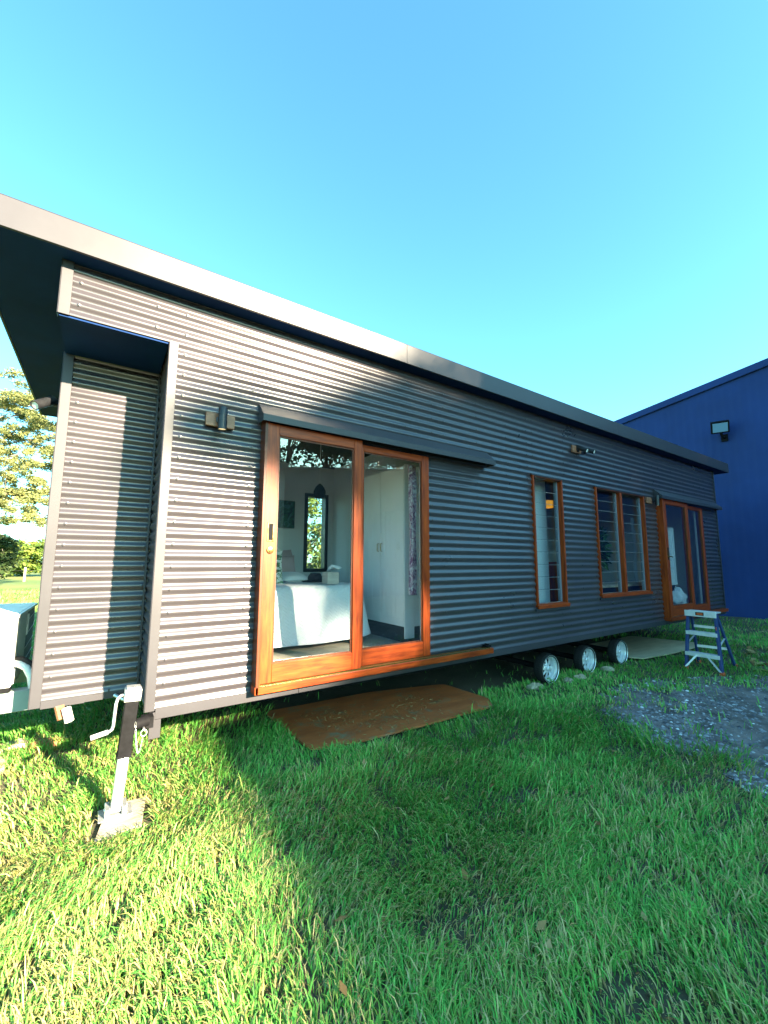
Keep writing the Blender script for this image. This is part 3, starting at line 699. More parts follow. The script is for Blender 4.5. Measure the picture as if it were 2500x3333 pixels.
# painting
pt = thing('painting', 'dark green leafy painting on the grey rear wall of the bedroom', 'painting', (2.0, 3.38, 1.5))
MB().box((1.72, 3.377, 1.505), (2.315, 3.392, 1.945)).build('canvas', M['painting'], pt)
frame_rect(MB(), 1.712, 2.323, 1.497, 1.953, 3.372, 3.398, .0075).build('frame', M['black'], pt)
# wardrobe
wr = thing('wardrobe', 'tall white wardrobe with panelled doors right of the bed', 'wardrobe', (2.6, .77, .08))
WX = 2.297
mb = MB().box((WX + .022, .30, .25), (2.93, 1.32, 1.985)); mb.box((WX, .285, .135), (WX + .13, .2995, 1.99)); mb.build('carcass', M['joinery'], wr, bevel=.003)
MB().box((WX + .05, .30, .081), (2.93, 1.32, .2495)).build('kick_recess', M['ward_dark'], wr)
def ward_door(y0, y1):
    mb = MB().box((WX + .008, y0, .255), (WX + .0215, y1, 1.975))
    f = .07
    for a, b in ((.255, .33), (.86, .95), (1.5, 1.975)): mb.box((WX, y0 + .001, a + .001), (WX + .0078, y1 - .001, b))
    for a, b in ((y0 + .001, y0 + f), (y1 - f, y1 - .001)):
        for c, d in ((.3305, .8595), (.9505, 1.4995)): mb.box((WX, a, c), (WX + .0078, b, d))
    n = 4; wd = (y1 - y0 - 2 * f) / n
    for i in range(n):
        for c, d in ((.335, .855), (.955, 1.495)): mb.box((WX + .004, y0 + f + wd * i + .003, c), (WX + .0079, y0 + f + wd * (i + 1) - .003, d))
    return mb.build('wardrobe_door', M['joinery'], wr, bevel=.0015)
d1 = ward_door(.305, .757); d2 = ward_door(.763, 1.315)
for y, d_ in ((.725, d1), (.795, d2)):
    MB().tube([(WX, y, 1.05), (WX - .022, y, 1.055), (WX - .022, y, 1.135), (WX, y, 1.14)], .0055, 8).build('handle', M['brass'], d_)
MB().box((WX - .004, .37, 1.06), (WX - .0002, .435, 1.16)).build('switch_plate', M['white'], wr, bevel=.002)
wr.location += Vector((.115, .155, 0)); wr.scale = (1, 1, 1.022)
# curtain tied back at the right of the door
mb = MB(); N = 40; K = 16; vs = []
for i in range(N + 1):
    z = .62 + i / N * 1.33; pinch = .55 + .45 * abs(i / N - .42) * 1.8
    for j in range(K + 1):
        u = j / K; vs.append((2.262 + .07 * u * pinch + .05 * (1 - pinch), .17 + .025 * math.sin(u * 17 + .6 * math.sin(z * 9)) - .02 * u, z))
mb.add(vs, [(i * (K + 1) + j, i * (K + 1) + j + 1, (i + 1) * (K + 1) + j + 1, (i + 1) * (K + 1) + j) for i in range(N) for j in range(K)])
tag(mb.build('curtain', M['curtain'], smooth=80), 'purple patterned curtain gathered at the right jamb of the bedroom door', 'curtain')

# ------------------------------------------------------------------ living-room contents seen through the louvres
tl = thing('cabinet', 'tall white cabinet close behind the narrow louvre window', 'cabinet', (4.59, .4, .08))
MB().box((4.40, .30, .08), (4.78, .50, 2.1)).build('cabinet_body', M['joinery'], tl, bevel=.004)
MB().box((4.42, .288, .10), (4.77, .2998, 2.08)).build('cabinet_door', M['white'], tl, bevel=.003)
tag(MB().box((4.81, .31, .08), (5.06, .8, .93)).box((4.80, .30, .931), (5.07, .81, .955)).build('side_cupboard', M['wood_v'], bevel=.004), 'brown timber cupboard inside, right of the white cabinet', 'cupboard')
am = thing('pendant_lamp', 'amber drum pendant lamp glowing inside the narrow louvre window', 'pendant lamp', (5.085, .5, 1.75))
MB().lathe((5.085, .5, 1.75), (0, 0, 1), [(.095, 0), (.095, .10), (.09, .10), (.09, 0)], 24).build('lamp_shade', M['amber'], am)
MB().tube([(5.085, .5, 1.83), (5.085, .5, 2.6)], .004, 6).build('cord', M['black'], am)
def bench():
    t = thing('kitchen_bench', 'dark bench with a pale top under the double louvre window', 'bench', (6.6, .5, .08))
    MB().box((5.9, .3, .08), (8.0, .85, .56)).build('bench_body', M['steel'], t); MB().box((5.88, .28, .56), (8.02, .87, .6)).build('bench_top', M['paver'], t)
bench()
def leaf_cloud(c, rad, n, size, seed, flat=1.):
    r = np.random.default_rng(seed)
    p = r.normal(size=(n, 3)); p /= np.linalg.norm(p, axis=1)[:, None]; p *= (r.random(n) ** .4)[:, None]
    return np.array(c) + p * np.array(rad)
def leaf_quads(P, size, r, aspect=.45, up=.3):
    n = len(P); a = r.normal(size=(n, 3)); a[:, 2] = a[:, 2] * .7 - .15; a /= np.linalg.norm(a, axis=1)[:, None]
    b = r.normal(size=(n, 3)); b[:, 2] += up; b -= a * (a * b).sum(1)[:, None]; b /= np.linalg.norm(b, axis=1)[:, None] + 1e-9
    s = size * (.6 + .8 * r.random(n))[:, None] if np.isscalar(size) else size[:, None]
    w = np.cross(a, b)
    A, Bm, C, Dm = P - a * s * .5, P + b * s * aspect * .5 - w * s * .05, P + a * s * .5, P - b * s * aspect * .5 - w * s * .05
    V = np.stack([A, Bm, C, Dm], 1).reshape(-1, 3); F = np.arange(4 * n).reshape(-1, 4)
    return V, F
pp = thing('potted_plant', 'indoor pot plant, enlarged to stand in for foliage seen in the glass, behind the left bay of the double louvre window', 'potted plant', (6.35, .5, .6))  # pot plant made taller to stand in for foliage seen in the window
MB().lathe((6.35, .5, .6), (0, 0, 1), [(.0005, 0), (.06, 0), (.085, .13), (.09, .14), (.078, .14), (.07, .12), (.0005, .12)], 20).build('pot', M['paver'], pp)
r_ = np.random.default_rng(5); P = leaf_cloud((6.35, .45, 1.18), (.24, .14, .40), 420, .1, 5); V, F = leaf_quads(P, .13, r_)
np_mesh('foliage', V, F, M['pot_leaf'], pp, r_.random(len(F)))
mb = MB()
for k in range(7):
    t = k * .9; mb.tube([(6.35, .5, .72), (6.35 + .05 * math.cos(t), .5 + .05 * math.sin(t), .85), (6.35 + .15 * math.cos(t), .48 + .08 * math.sin(t), 1.4)], [.006, .005, .003], 6)
mb.build('stem', M['pot_leaf'], pp)
mb = MB(); vs = []
for i in range(25):
    for j in range(9):
        z = .62 + i / 24 * 1.1; u = j / 8; vs.append((7.16 + .11 * u + .02 * math.sin(z * 6), .28 + .015 * math.sin(u * 14) + .01 * math.sin(z * 9), z))
mb.add(vs, [(i * 9 + j, i * 9 + j + 1, (i + 1) * 9 + j + 1, (i + 1) * 9 + j) for i in range(24) for j in range(8)])
tag(mb.build('curtain', M['whitecloth'], smooth=80), 'narrow white curtain behind the right bay of the double louvre window', 'curtain')
mr_ = thing('framed_panel', 'white framed panel on a dark stand behind the far sliding door glass', 'panel', (8.63, .34, .08))
frame_rect(MB(), 8.42, 8.84, .53, 1.62, .30, .33, .05).build('panel_frame', M['white'], mr_, bevel=.003)
MB().box((8.47, .31, .58), (8.79, .322, 1.57)).build('panel_face', M['joinery'], mr_)
MB().box((8.47, .301, .82), (8.79, .3095, .87)).build('panel_rail', M['white'], mr_)
MB().box((8.44, .335, .081), (8.82, .36, 1.0)).build('stand', M['steel'], mr_)
# white bundle
mb = MB(); n = 18; vs = []
for i in range(n + 1):
    for j in range(2 * n):
        t, f = math.pi * i / n, 2 * math.pi * j / (2 * n)
        k = 1 + .10 * math.sin(5 * f + 3 * t) + .07 * math.sin(9 * f - 4 * t) + .06 * math.sin(7 * t + 2 * f)
        vs.append((8.86 + .30 * k * math.sin(t) * math.cos(f), .36 + .14 * k * math.sin(t) * math.sin(f), .27 + .19 * k * math.cos(t)))
mb.add(vs, [(i * 2 * n + j, (i + 1) * 2 * n + j, (i + 1) * 2 * n + (j + 1) % (2 * n), i * 2 * n + (j + 1) % (2 * n)) for i in range(n) for j in range(2 * n)])
tag(mb.build('linen_bundle', M['whitecloth'], smooth=50), 'crumpled white linen bundle on the floor inside the far sliding door', 'bundle')

# ------------------------------------------------------------------ things on the ground by the house
def slab(poly, t, z, name, m, label, cat, warp=0.):
    """board with slightly rounded, warped outline"""
    n = 16; pts = []
    for i in range(len(poly)):
        a, b = Vector(poly[i]), Vector(poly[(i + 1) % len(poly)])
        for k in range(n): pts.append(a.lerp(b, k / n))
    for _ in range(2): pts = [(pts[i - 1] + pts[i] * 2 + pts[(i + 1) % len(pts)]) / 4 for i in range(len(pts))]
    c = sum(pts, Vector((0, 0))) / len(pts); N = len(pts); vs = []; fs = []
    rings = 5
    def zz(p): return z + warp * (math.sin(p.x * 3.1 + .5) * .6 + math.cos(p.y * 4 + p.x) * .5)
    for s_ in (1, 0):
        for r in range(rings):
            for p in pts:
                q = c.lerp(p, 1 - r / rings); vs.append((q.x, q.y, zz(q) + (t if s_ else 0)))
        vs.append((c.x, c.y, zz(c) + (t if s_ else 0)))
    o = rings * N + 1
    for s_ in (0, 1):
        for r in range(rings - 1):
            for i in range(N):
                q = (s_ * o + r * N + i, s_ * o + r * N + (i + 1) % N, s_ * o + (r + 1) * N + (i + 1) % N, s_ * o + (r + 1) * N + i); fs.append(q if s_ == 0 else q[::-1])
        for i in range(N):
            q = (s_ * o + (rings - 1) * N + i, s_ * o + (rings - 1) * N + (i + 1) % N, s_ * o + rings * N); fs.append(q if s_ == 0 else q[::-1])
    for i in range(N): fs.append((i, o + i, o + (i + 1) % N, (i + 1) % N))
    mb = MB(); mb.add(vs, fs); return tag(mb.build(name, m, smooth=40), label, cat)
BOARD = [(1.12, 1.02), (1.16, .02), (1.38, -.06), (2.3, -.13), (3.14, -.1), (3.28, .1), (3.2, .72), (2.2, .92)]
slab(BOARD, .018, GZ + .025, 'plywood_board', M['formply'], 'red-brown plywood board with dry grass on it, lying below the bedroom door', 'board', .012)
PLATE = [(6.52, .16), (6.62, .0), (7.4, -.06), (8.37, -.1), (8.86, .08), (8.5, 1.05), (6.9, 1.1)]
slab(PLATE, .016, GZ + .03, 'plywood_sheet', M['ply'], 'pale weathered plywood sheet on the grass behind the step ladder', 'board', .01)
def rock(x, y, s, seed, label, m, flat=.55, cat='stone'):
    r = random.Random(seed); mb = MB(); n = 9; vs = []; ph = [r.random() * 6 for _ in range(6)]
    for i in range(n + 1):
        for j in range(2 * n):
            t, f = math.pi * i / n, math.pi * j / n
            k = 1 + .16 * math.sin(2 * f + ph[0] + t) + .12 * math.sin(3 * t + ph[1] + 2 * f) + .08 * math.sin(5 * f + ph[2]) + .06 * math.sin(6 * t + 4 * f + ph[3])
            vs.append((x + s * k * math.sin(t) * math.cos(f) * 1.3, y + s * k * math.sin(t) * math.sin(f) * .9, GZ + .01 + s * flat * k * math.cos(t)))
    mb.add(vs, [(i * 2 * n + j, (i + 1) * 2 * n + j, (i + 1) * 2 * n + (j + 1) % (2 * n), i * 2 * n + (j + 1) % (2 * n)) for i in range(n) for j in range(2 * n)])
    return tag(mb.build('rock', m, smooth=30), label, cat)
rock(4.10, .09, .085, 3, 'sandy rock in front of the first wheel, nearest the bedroom door', M['stone'])
rock(4.70, .03, .06, 5, 'small pale rock right behind the first wheel', M['stone'])
rock(4.95, .03, .065, 8, 'greyish rock just before the middle wheel', M['stone'])
rock(5.66, .04, .085, 12, 'flat sandy rock between the middle wheel and the third wheel', M['stone'], .45)
def block(c, size, rz, m, name, label):
    mb = MB(); a, b, h = size; mb.box((-a / 2, -b / 2, 0), (a / 2, b / 2, h)); o = mb.build(name, m, bevel=.006, loc=(0, 0, 0)); o.location = c; o.rotation_euler = (0.05, -.04, rz); return tag(o, label, 'brick')
block((-.80, 1.40, GZ - .012), (.2, .13, .06), .3, M['paver'], 'paver', 'sandy paver in the grass under the drawbar stand')
block((-.56, 1.32, GZ - .015), (.2, .1, .07), -.5, M['brick'], 'brick', 'orange brick half sunk in the grass below the recess')
block((-.93, 1.02, GZ - .005), (.3, .22, .05), .1, M['padwood'], 'timber_block', 'wide pale timber block under the black drawbar stand')

# ------------------------------------------------------------------ step ladder
ld = thing('step_ladder', 'blue fibreglass step ladder with aluminium steps standing by the far door', 'ladder', (6.97, -.73, GZ))
ft = [(6.92, -.535, .235), (6.92, -.86, .235)]; ff = [(6.66, -.55, GZ), (6.66, -.965, GZ)]
bt = [(6.99, -.545, .22), (6.99, -.85, .22)]; bf = [(7.25, -.50, GZ), (7.38, -.90, GZ)]
for a, b in zip(ft, ff): MB().bar(a, b, .03, .062, up=(1, 0, 0)).build('front_rail', M['ladblue'], ld, bevel=.003)
for a, b in zip(bt, bf): MB().bar(a, b, .026, .05, up=(1, 0, 0)).build('rear_rail', M['ladblue'], ld, bevel=.003)
mb = MB().box((6.86, -.885, .235), (7.06, -.512, .255)); mb.box((6.855, -.89, .178), (6.872, -.507, .262)); top = mb.build('ladder_top', M['alu'], ld, bevel=.003)
MB().box((6.851, -.745, .198), (6.8545, -.645, .243)).build('top_label', M['blacksteel'], ld); MB().box((6.848, -.735, .206), (6.8508, -.66, .234)).build('warning_label', M['orange'], ld)
def onrail(a, b, z): t = (z - a[2]) / (b[2] - a[2]); return tuple(a[k] + (b[k] - a[k]) * t for k in range(3))
for z in (-.03, -.31):
    p, q = onrail(ft[0], ff[0], z), onrail(ft[1], ff[1], z)
    mb = MB().box((p[0] - .045, q[1] + .0, z - .006), (p[0] + .055, p[1], z + .006)); mb.box((p[0] - .05, q[1] - .01, z - .045), (p[0] - .0455, p[1] + .01, z + .006))
    mb.build('step', M['alu'], ld, bevel=.002)
for z in (.02, -.28):
    p, q = onrail(bt[0], bf[0], z), onrail(bt[1], bf[1], z); MB().bar(p, q, .02, .035).build('rear_brace', M['alu'], ld)
for s_, k in ((0, .35), (1, .65)):
    p = onrail(ft[s_], ff[s_], -.51); q = onrail(ft[0], ff[0], -.33); q2 = onrail(ft[1], ff[1], -.33)
    e = tuple(q[i] + (q2[i] - q[i]) * k for i in range(3)); MB().bar((p[0] - .04, p[1], p[2]), (e[0] - .05, e[1], e[2]), .022, .006, up=(1, 0, 0)).build('knee_brace', M['alu'], ld)
    MB().bar(onrail(ft[s_], ff[s_], -.2), onrail(bt[s_], bf[s_], -.12), .02, .006).build('spreader', M['alu'], ld)
    MB().bar(onrail(bt[s_], bf[s_], -.46), onrail(bt[s_], bf[s_], -.30), .03, .012, up=(0, 1, 0)).build('rear_plate', M['alu'], ld)
for f in ff + bf: MB().box((f[0] - .03, f[1] - .022, GZ), (f[0] + .03, f[1] + .022, GZ + .045)).build('rubber_foot', M['orange'], ld, bevel=.004)
MB().box((6.815, -.893, -.03), (6.845, -.885, .06)).build('side_label', M['orange'], ld)

# ------------------------------------------------------------------ blue shed at the right
sx = 14.5
sh = thing('metal_shed', 'big blue ribbed metal shed behind the far end of the tiny house', 'shed', (sx + 6, -2.5, GZ - .1))
def roofz(y, yr=-4.5, zr=7.08, s=.144): return zr - abs(y - yr) * s
mb = MB(); y0, y1 = -18.0, 9.0; pts = []; y = y0
while y < y1:
    for dy, dx in ((0, 0), (.05, -.007), (.07, -.007), (.12, 0)): pts.append((sx + dx, y + dy))
    y += .2
vs = [(x, y, z) for x, y in pts for z in (GZ - .15, roofz(y))]
mb.add(vs, [(2 * i, 2 * i + 1, 2 * i + 3, 2 * i + 2) for i in range(len(pts) - 1)]); mb.build('gable_wall', M['shed'], sh, smooth=20)
mb = MB().box((sx, y1, GZ - .15), (sx + 14, y1 + .02, roofz(y1))); mb.box((sx, y0 - .02, GZ - .15), (sx + 14, y0, roofz(y0))); mb.box((sx + 14, y0, GZ - .15), (sx + 14.02, y1, roofz(y1))); mb.build('side_wall', M['shed'], sh)
mb = MB()
for a, b in ((y0 - .25, -4.5), (-4.5, y1 + .25)): mb.prism([(sx - .06, a, roofz(a) + .03), (sx - .06, b, roofz(b) + .03), (sx - .06, b, roofz(b) + .07), (sx - .06, a, roofz(a) + .07)], (14.2, 0, 0))
mb.build('shed_roof', M['shed'], sh)
mb = MB()
for a, b in ((y0 - .25, -4.5), (-4.5, y1 + .25)): mb.prism([(sx - .075, a, roofz(a) - .13), (sx - .075, b, roofz(b) - .13), (sx - .075, b, roofz(b) + .075), (sx - .075, a, roofz(a) + .075)], (.012, 0, 0))
for i in range(130):
    y = y0 + .1 + i * .2; mb.screw((sx - .075, y, roofz(y) - .095), (-1, 0, 0), .018)
fl = mb.build('barge_capping', M['shed'], sh)
mb = MB().box((-.05, -.21, -.17), (.07, .21, .17)); mb.box((.0701, -.16, -.12), (.1, .16, .12)); 
f_ = mb.build('floodlight', M['blacksteel'], sh, loc=(sx - .33, .93, 4.83), bevel=.012); f_.rotation_euler = (0, -.5, .35)
mb = MB().box((-.056, -.17, -.13), (-.0505, .17, .13)); mb.build('floodlight_glass', M['glassdark'], f_, loc=(sx - .33, .93, 4.83))
mb = MB().tube([(sx - .3, .93, 4.68), (sx - .22, .93, 4.56), (sx - .02, .93, 4.56)], .035, 10); mb.box((sx - .06, .85, 4.46), (sx - .023, 1.01, 4.66)); mb.build('floodlight_bracket', M['blacksteel'], sh)

# dark shed behind the viewer (seen only as a reflection in the door glass)
s2 = thing('dark_shed', 'dark metal shed behind the viewer, mirrored in the bedroom door glass', 'shed', (11.3, -16, GZ))
def rz2(x): return 4.45 + .115 * (min(x, 11.3) - 5.3) - .115 * max(0, x - 11.3)
mb = MB(); mb.prism([(5.3, -12, GZ), (17.3, -12, GZ), (17.3, -12, rz2(17.3)), (11.3, -12, rz2(11.3)), (5.3, -12, rz2(5.3))], (0, -8, 0)); mb.build('shed_walls', M['shed2'], s2)
mb = MB()
for a, b in ((5.0, 11.3), (11.3, 17.6)): mb.prism([(a, -11.7, rz2(a) + .004), (b, -11.7, rz2(b) + .004), (b, -11.7, rz2(b) + .06), (a, -11.7, rz2(a) + .06)], (0, -8.6, 0))
mb.build('shed_roof', M['shed2'], s2)
mb = MB().box((8.5, -11.985, GZ), (11.5, -11.96, 2.6)); mb.build('roller_door', M['shed'], s2)

# ------------------------------------------------------------------ trees
def trunk_mesh(base, top, r0, limbs, seed):
    r = random.Random(seed); mb = MB(); b, t = Vector(base), Vector(top); pts = []; rs = []
    for i in range(9):
        f = i / 8; pts.append(b.lerp(t, f) + Vector((r.uniform(-1, 1), r.uniform(-1, 1), 0)) * .03 * (t - b).length * (f * (1 - f) * 4) * .5); rs.append(r0 * (1 - .75 * f) * (1.25 if i == 0 else 1))
    mb.tube(pts, rs, 12)
    for e, f0 in limbs:
        k = f0 * 8; i = min(7, int(k)); s = pts[i].lerp(pts[i + 1], k - i); e = Vector(e); rr = r0 * (1 - .75 * f0) * .55
        m1 = s.lerp(e, .35) + Vector((r.uniform(-.3, .3), r.uniform(-.3, .3), .25)) * (e - s).length * .15
        m2 = s.lerp(e, .7) + Vector((r.uniform(-.3, .3), r.uniform(-.3, .3), .25)) * (e - s).length * .12
        mb.tube([s, m1, m2, e], [rr, rr * .7, rr * .45, rr * .15], 8)
        for q in range(4):
            st = m1.lerp(m2, r.random()) if q % 2 else m2.lerp(e, r.random()); d = Vector((r.uniform(-1, 1), r.uniform(-1, 1), r.uniform(-.2, .9))) * (e - s).length * .3
            mb.tube([st, st + d * .5 + Vector((0, 0, .05)), st + d], [rr * .35, rr * .2, rr * .06], 6)
    return mb

def clump_points(r, clumps, per):
    out = []
    for (x, y, z, rad) in clumps:
        n = int(per * rad * rad); p = r.normal(size=(n, 3)); p /= np.linalg.norm(p, axis=1)[:, None]; p *= (r.random(n) ** .45)[:, None] * rad; p[:, 2] *= .62
        out.append(np.array([x, y, z]) + p)
    return np.concatenate(out)
def make_tree(name, label, cat, base, top, r0, clumps, per, leaf, m, seed, group=None, aspect=.45):
    t = thing(name, label, cat, base, group); r = np.random.default_rng(seed)
    limbs = []
    rr = random.Random(seed)
    for c in clumps[::max(1, len(clumps) // 14)]: limbs.append(((c[0], c[1], c[2]), min(.95, max(.25, (c[2] - base[2]) / max(.1, top[2] - base[2]) * .7))))
    trunk_mesh(base, top, r0, limbs, seed).build('trunk', M['bark'], t, smooth=60)
    P = clump_points(r, clumps, per); V, F = leaf_quads(P, leaf, r, aspect)
    hz = (P[:, 2] - P[:, 2].min()) / (np.ptp(P[:, 2]) + .01)
    np_mesh('crown', V, F, M[m], t, np.clip(r.normal(.5, .25, len(F)), 0, 1)); return t
def rand_clumps(seed, c, rad, n, r0, r1, shell=.35):
    r = random.Random(seed); out = []
    while len(out) < n:
        p = Vector((r.uniform(-1, 1), r.uniform(-1, 1), r.uniform(-1, 1)))
        if shell < p.length < 1: out.append((c[0] + p.x * rad[0], c[1] + p.y * rad[1], c[2] + p.z * rad[2], r.uniform(r0, r1)))
    return out
# gum tree at the left behind the house
gum = []
rg = random.Random(4)
for (x, y, z, sx_, sz_, n) in ((-4.2, 25, 9.3, 1.1, .6, 9), (-3.3, 25, 8.2, 1.3, .5, 8), (-5.0, 25, 7.3, 1.5, .5, 9), (-2.6, 25.5, 6.4, 1.1, .35, 7), (-4.6, 25, 5.6, 1.8, .4, 8), (-3.2, 26, 4.7, 1.5, .35, 8), (-5.2, 25, 3.9, 1.6, .4, 8), (-3.9, 25, 3.2, 1.2, .3, 4), (-7.5, 25, 7, 2.2, 2.4, 22)):
    for _ in range(n * 6): gum.append((x + rg.gauss(0, sx_ * .85), y + rg.gauss(0, 1.3), z + rg.gauss(0, sz_ * .9), rg.uniform(.14, .46)))
gum = gum
make_tree('gum_tree', 'airy yellow-green gum tree left of the house, its branches reaching past the roof end', 'tree', (-8.2, 25, GZ), (-7.0, 25, 9.0), .26, gum, 1500, .14, 'gum', 21, aspect=.36)
make_tree('dark_bush', 'dark rounded bush at the left edge below the gum tree', 'bush', (-7.4, 30, GZ), (-7.4, 30, 1.6), .1, rand_clumps(3, (-6.7, 30, 1.2), (2.0, 1.2, 1.6), 40, .5, .9), 420, .22, 'dark_leaf', 31)
lab = ['pale yellow-green bush at the far side of the paddock, nearest the house wall', 'broad yellow-green tree in the far paddock right of the dark bush', 'distant tall light-green tree at the left end of the paddock hedge']
for i, (x, y, w, h) in enumerate(((-4.2, 47, 2.6, 2.4), (-8.0, 49, 3.2, 2.8), (-13.5, 52, 3.6, 3.6))):
    make_tree('far_tree', lab[i], 'tree', (x, y, GZ), (x, y, h * .8), .15, rand_clumps(40 + i, (x, y, GZ + h * .55 + .5), (w, 1.6, h * .62), 34, .6, 1.1, .2), 130, .36, 'bush', 50 + i, 'trees along the far side of the paddock')
# shrubs behind the house (seen through the rear window)
lab = ['bright green leafy tree straight outside the bedroom rear window', 'green leafy tree behind the house, second from the bedroom', 'bushy green tree behind the middle of the house', 'low green tree behind the living room end of the house']
for i, (x, h) in enumerate(((6.5, 4.6), (9.3, 4.2), (12.4, 4.8), (4.0, 3.4))):
    make_tree('garden_tree', lab[i], 'tree', (x, 12.5, GZ), (x, 12.5, h * .7), .1, rand_clumps(60 + i, (x, 12.5, GZ + h * .55), (1.7, 1.2, h * .52), 30, .45, .8, .1), 330, .2, 'bush', 70 + i, 'trees behind the house')

# tall trees behind the viewer: they shade the right part of the house
def shade(X, Z):
    """share of sun that these crowns take away from the point (X, Z) of the front wall plane"""
    pts = [(-1.6, -.4), (-1.25, -.1), (-1.0, .4), (-.53, .9), (-.2, 1.6), (.1, 2.3), (.5, 2.25), (1.0, 1.95), (1.35, 1.3), (1.6, .4), (1.8, .1), (2.15, .2), (2.4, .95), (2.7, 1.75), (3.0, 2.1), (3.4, 2.4), (4.2, 3.2)]
    zs, xe = zip(*pts); e = np.interp(Z, zs, xe)
    wd = np.where(Z < -.3, 1.9, .8); f = np.clip((X - e) / wd + .35, 0, 1)
    thin = np.clip((-Z - .98) / .25, 0, 1) * np.clip((X + 1.5) / .8, 0, 1) * .52      # loose twigs: dappled light on the nearest grass
    return np.maximum(f, thin)
YT = -22.0
r = np.random.default_rng(77); N = 76000
Xp = r.uniform(-1.5, 15, N); Zp = r.uniform(-4.2, 4.3, N); dy = r.normal(0, 1.3, N)
lump = .5 + .5 * np.sin(Xp * 2.3 + 1.7 * np.sin(Zp * 1.9)) * np.sin(Zp * 2.9 + 1.1 * np.sin(Xp * 1.7))
top = 3.9 + .5 * np.sin(Xp * .9) + .25 * np.sin(Xp * 2.6 + 1)
keep = (r.random(N) < shade(Xp, Zp) ** 1.3 * np.where(Zp < -1.7, .35, 1) * np.where((Zp < -.28) & (Xp > 1.25), .16, 1)) & (Zp < top) & ((lump > .25) | (Xp > 3) | (r.random(N) < .35))
Xp, Zp, dy = Xp[keep], Zp[keep], dy[keep]; t_ = -(YT + dy)
P = np.stack([Xp + .353 * t_, -t_, Zp + .39 * t_], 1)
centres = [8.9, 11.6, 14.6, 17.8, 21.0]
own = np.argmin(np.abs(P[:, 0][:, None] + r.normal(0, .5, len(P))[:, None] - np.array(centres)), 1)
lab = ['leftmost tall dark tree behind the viewer, mirrored in the left bedroom door pane', 'tall dark tree behind the viewer rising over the dark shed', 'tall dark tree behind the viewer standing over the middle of the dark shed', 'tall dark tree behind the viewer over the right end of the dark shed', 'rightmost tall dark tree behind the viewer, towards the blue shed']
for i, cx in enumerate(centres):
    t = thing('shade_tree', lab[i], 'tree', (cx + .5, YT - .3, GZ), 'tall trees behind the viewer')
    q = P[own == i]; rr = random.Random(i)
    ends = [tuple(q[rr.randrange(len(q))]) for _ in range(16)]
    trunk_mesh((cx + .5, YT - .3, GZ), (cx + .3, YT, 11.0), .24, [(e, min(.9, max(.35, (e[2] + .5) / 11.6 * .75))) for e in ends], 90 + i).build('trunk', M['bark'], t, smooth=60)
    V, F = leaf_quads(q, .27, r, .6); np_mesh('crown', V, F, M['dark_leaf'], t, np.clip(r.normal(.45, .25, len(F)), 0, 1))

# paddock fence far behind the house
fn = thing('post_fence', 'pale post and wire fence across the sunny paddock', 'fence', (-9, 36, GZ))
mb = MB()
for z in (.35, .75): mb.box((-22, 36.03, GZ + z), (6, 36.05, GZ + z + .02))
mb.build('fence_wire', M['steel'], fn)
for i in range(15): MB().box((-21.9 + i * 1.9, 35.95, GZ - .1), (-21.78 + i * 1.9, 36.03, GZ + 1.0)).build('fence_post', M['post'], fn)

# ------------------------------------------------------------------ ground
def vnoise(x, y, s, seed):
    g = np.random.default_rng(seed).random((64, 64)); x, y = x * s, y * s
    i, j = np.floor(x).astype(int), np.floor(y).astype(int); fx, fy = x - i, y - j; fx, fy = fx * fx * (3 - 2 * fx), fy * fy * (3 - 2 * fy)
    a = lambda p, q: g[p % 64, q % 64]
    return (a(i, j) * (1 - fx) + a(i + 1, j) * fx) * (1 - fy) + (a(i, j + 1) * (1 - fx) + a(i + 1, j + 1) * fx) * fy
def gh(x, y):      # small lumps of the lawn
    return .018 * (vnoise(x, y, 1.6, 1) - .5) + .012 * (vnoise(x, y, 5, 2) - .5)
xs = np.concatenate([[-320, -120, -50, -20], np.arange(-8, 17.01, .14), [25, 60, 140, 320]]); ys = np.concatenate([[-320, -120, -50, -25, -12], np.arange(-6, 8.01, .14), [11, 16, 24, 40, 80, 160, 400]])
X, Y = np.meshgrid(xs, ys, indexing='ij'); inn = ((X > -8) & (X < 17) & (Y > -6) & (Y < 8)); Z = GZ + np.where(inn, gh(X, Y), 0)
V = np.stack([X, Y, Z], -1).reshape(-1, 3); ny = len(ys)
I, Jx = np.meshgrid(np.arange(len(xs) - 1), np.arange(ny - 1), indexing='ij'); b = (I * ny + Jx).ravel(); F = np.stack([b, b + ny, b + ny + 1, b + 1], 1)
tag(np_mesh('lawn', V, F, M['soil'], smooth=True), 'open lawn and paddock the house stands on', 'ground', kind='structure')
# gravel drive
GP = [(4.0, -.78), (4.6, -.60), (5.5, -.72), (6.4, -1.05), (7.4, -1.22), (9.5, -1.5), (14, -2.0), (14, -6), (5.2, -6), (3.7, -3.4), (3.2, -2.3), (3.3, -1.75), (3.65, -1.15)]
def inpoly(x, y, poly):
    ins = np.zeros(x.shape, bool); n = len(poly)
    for i in range(n):
        (x1, y1), (x2, y2) = poly[i], poly[(i + 1) % n]
        c = ((y1 > y) != (y2 > y)) & (x < (x2 - x1) * (y - y1) / (y2 - y1 + 1e-12) + x1); ins ^= c
    return ins
def dpoly(x, y, poly):
    d = np.full(x.shape, 9e9); n = len(poly)
    for i in range(n):
        (x1, y1), (x2, y2) = poly[i], poly[(i + 1) % n]; L2 = (x2 - x1) ** 2 + (y2 - y1) ** 2
        t = np.clip(((x - x1) * (x2 - x1) + (y - y1) * (y2 - y1)) / L2, 0, 1); d = np.minimum(d, np.hypot(x - x1 - t * (x2 - x1), y - y1 - t * (y2 - y1)))
    return np.where(inpoly(x, y, poly), d, -d)
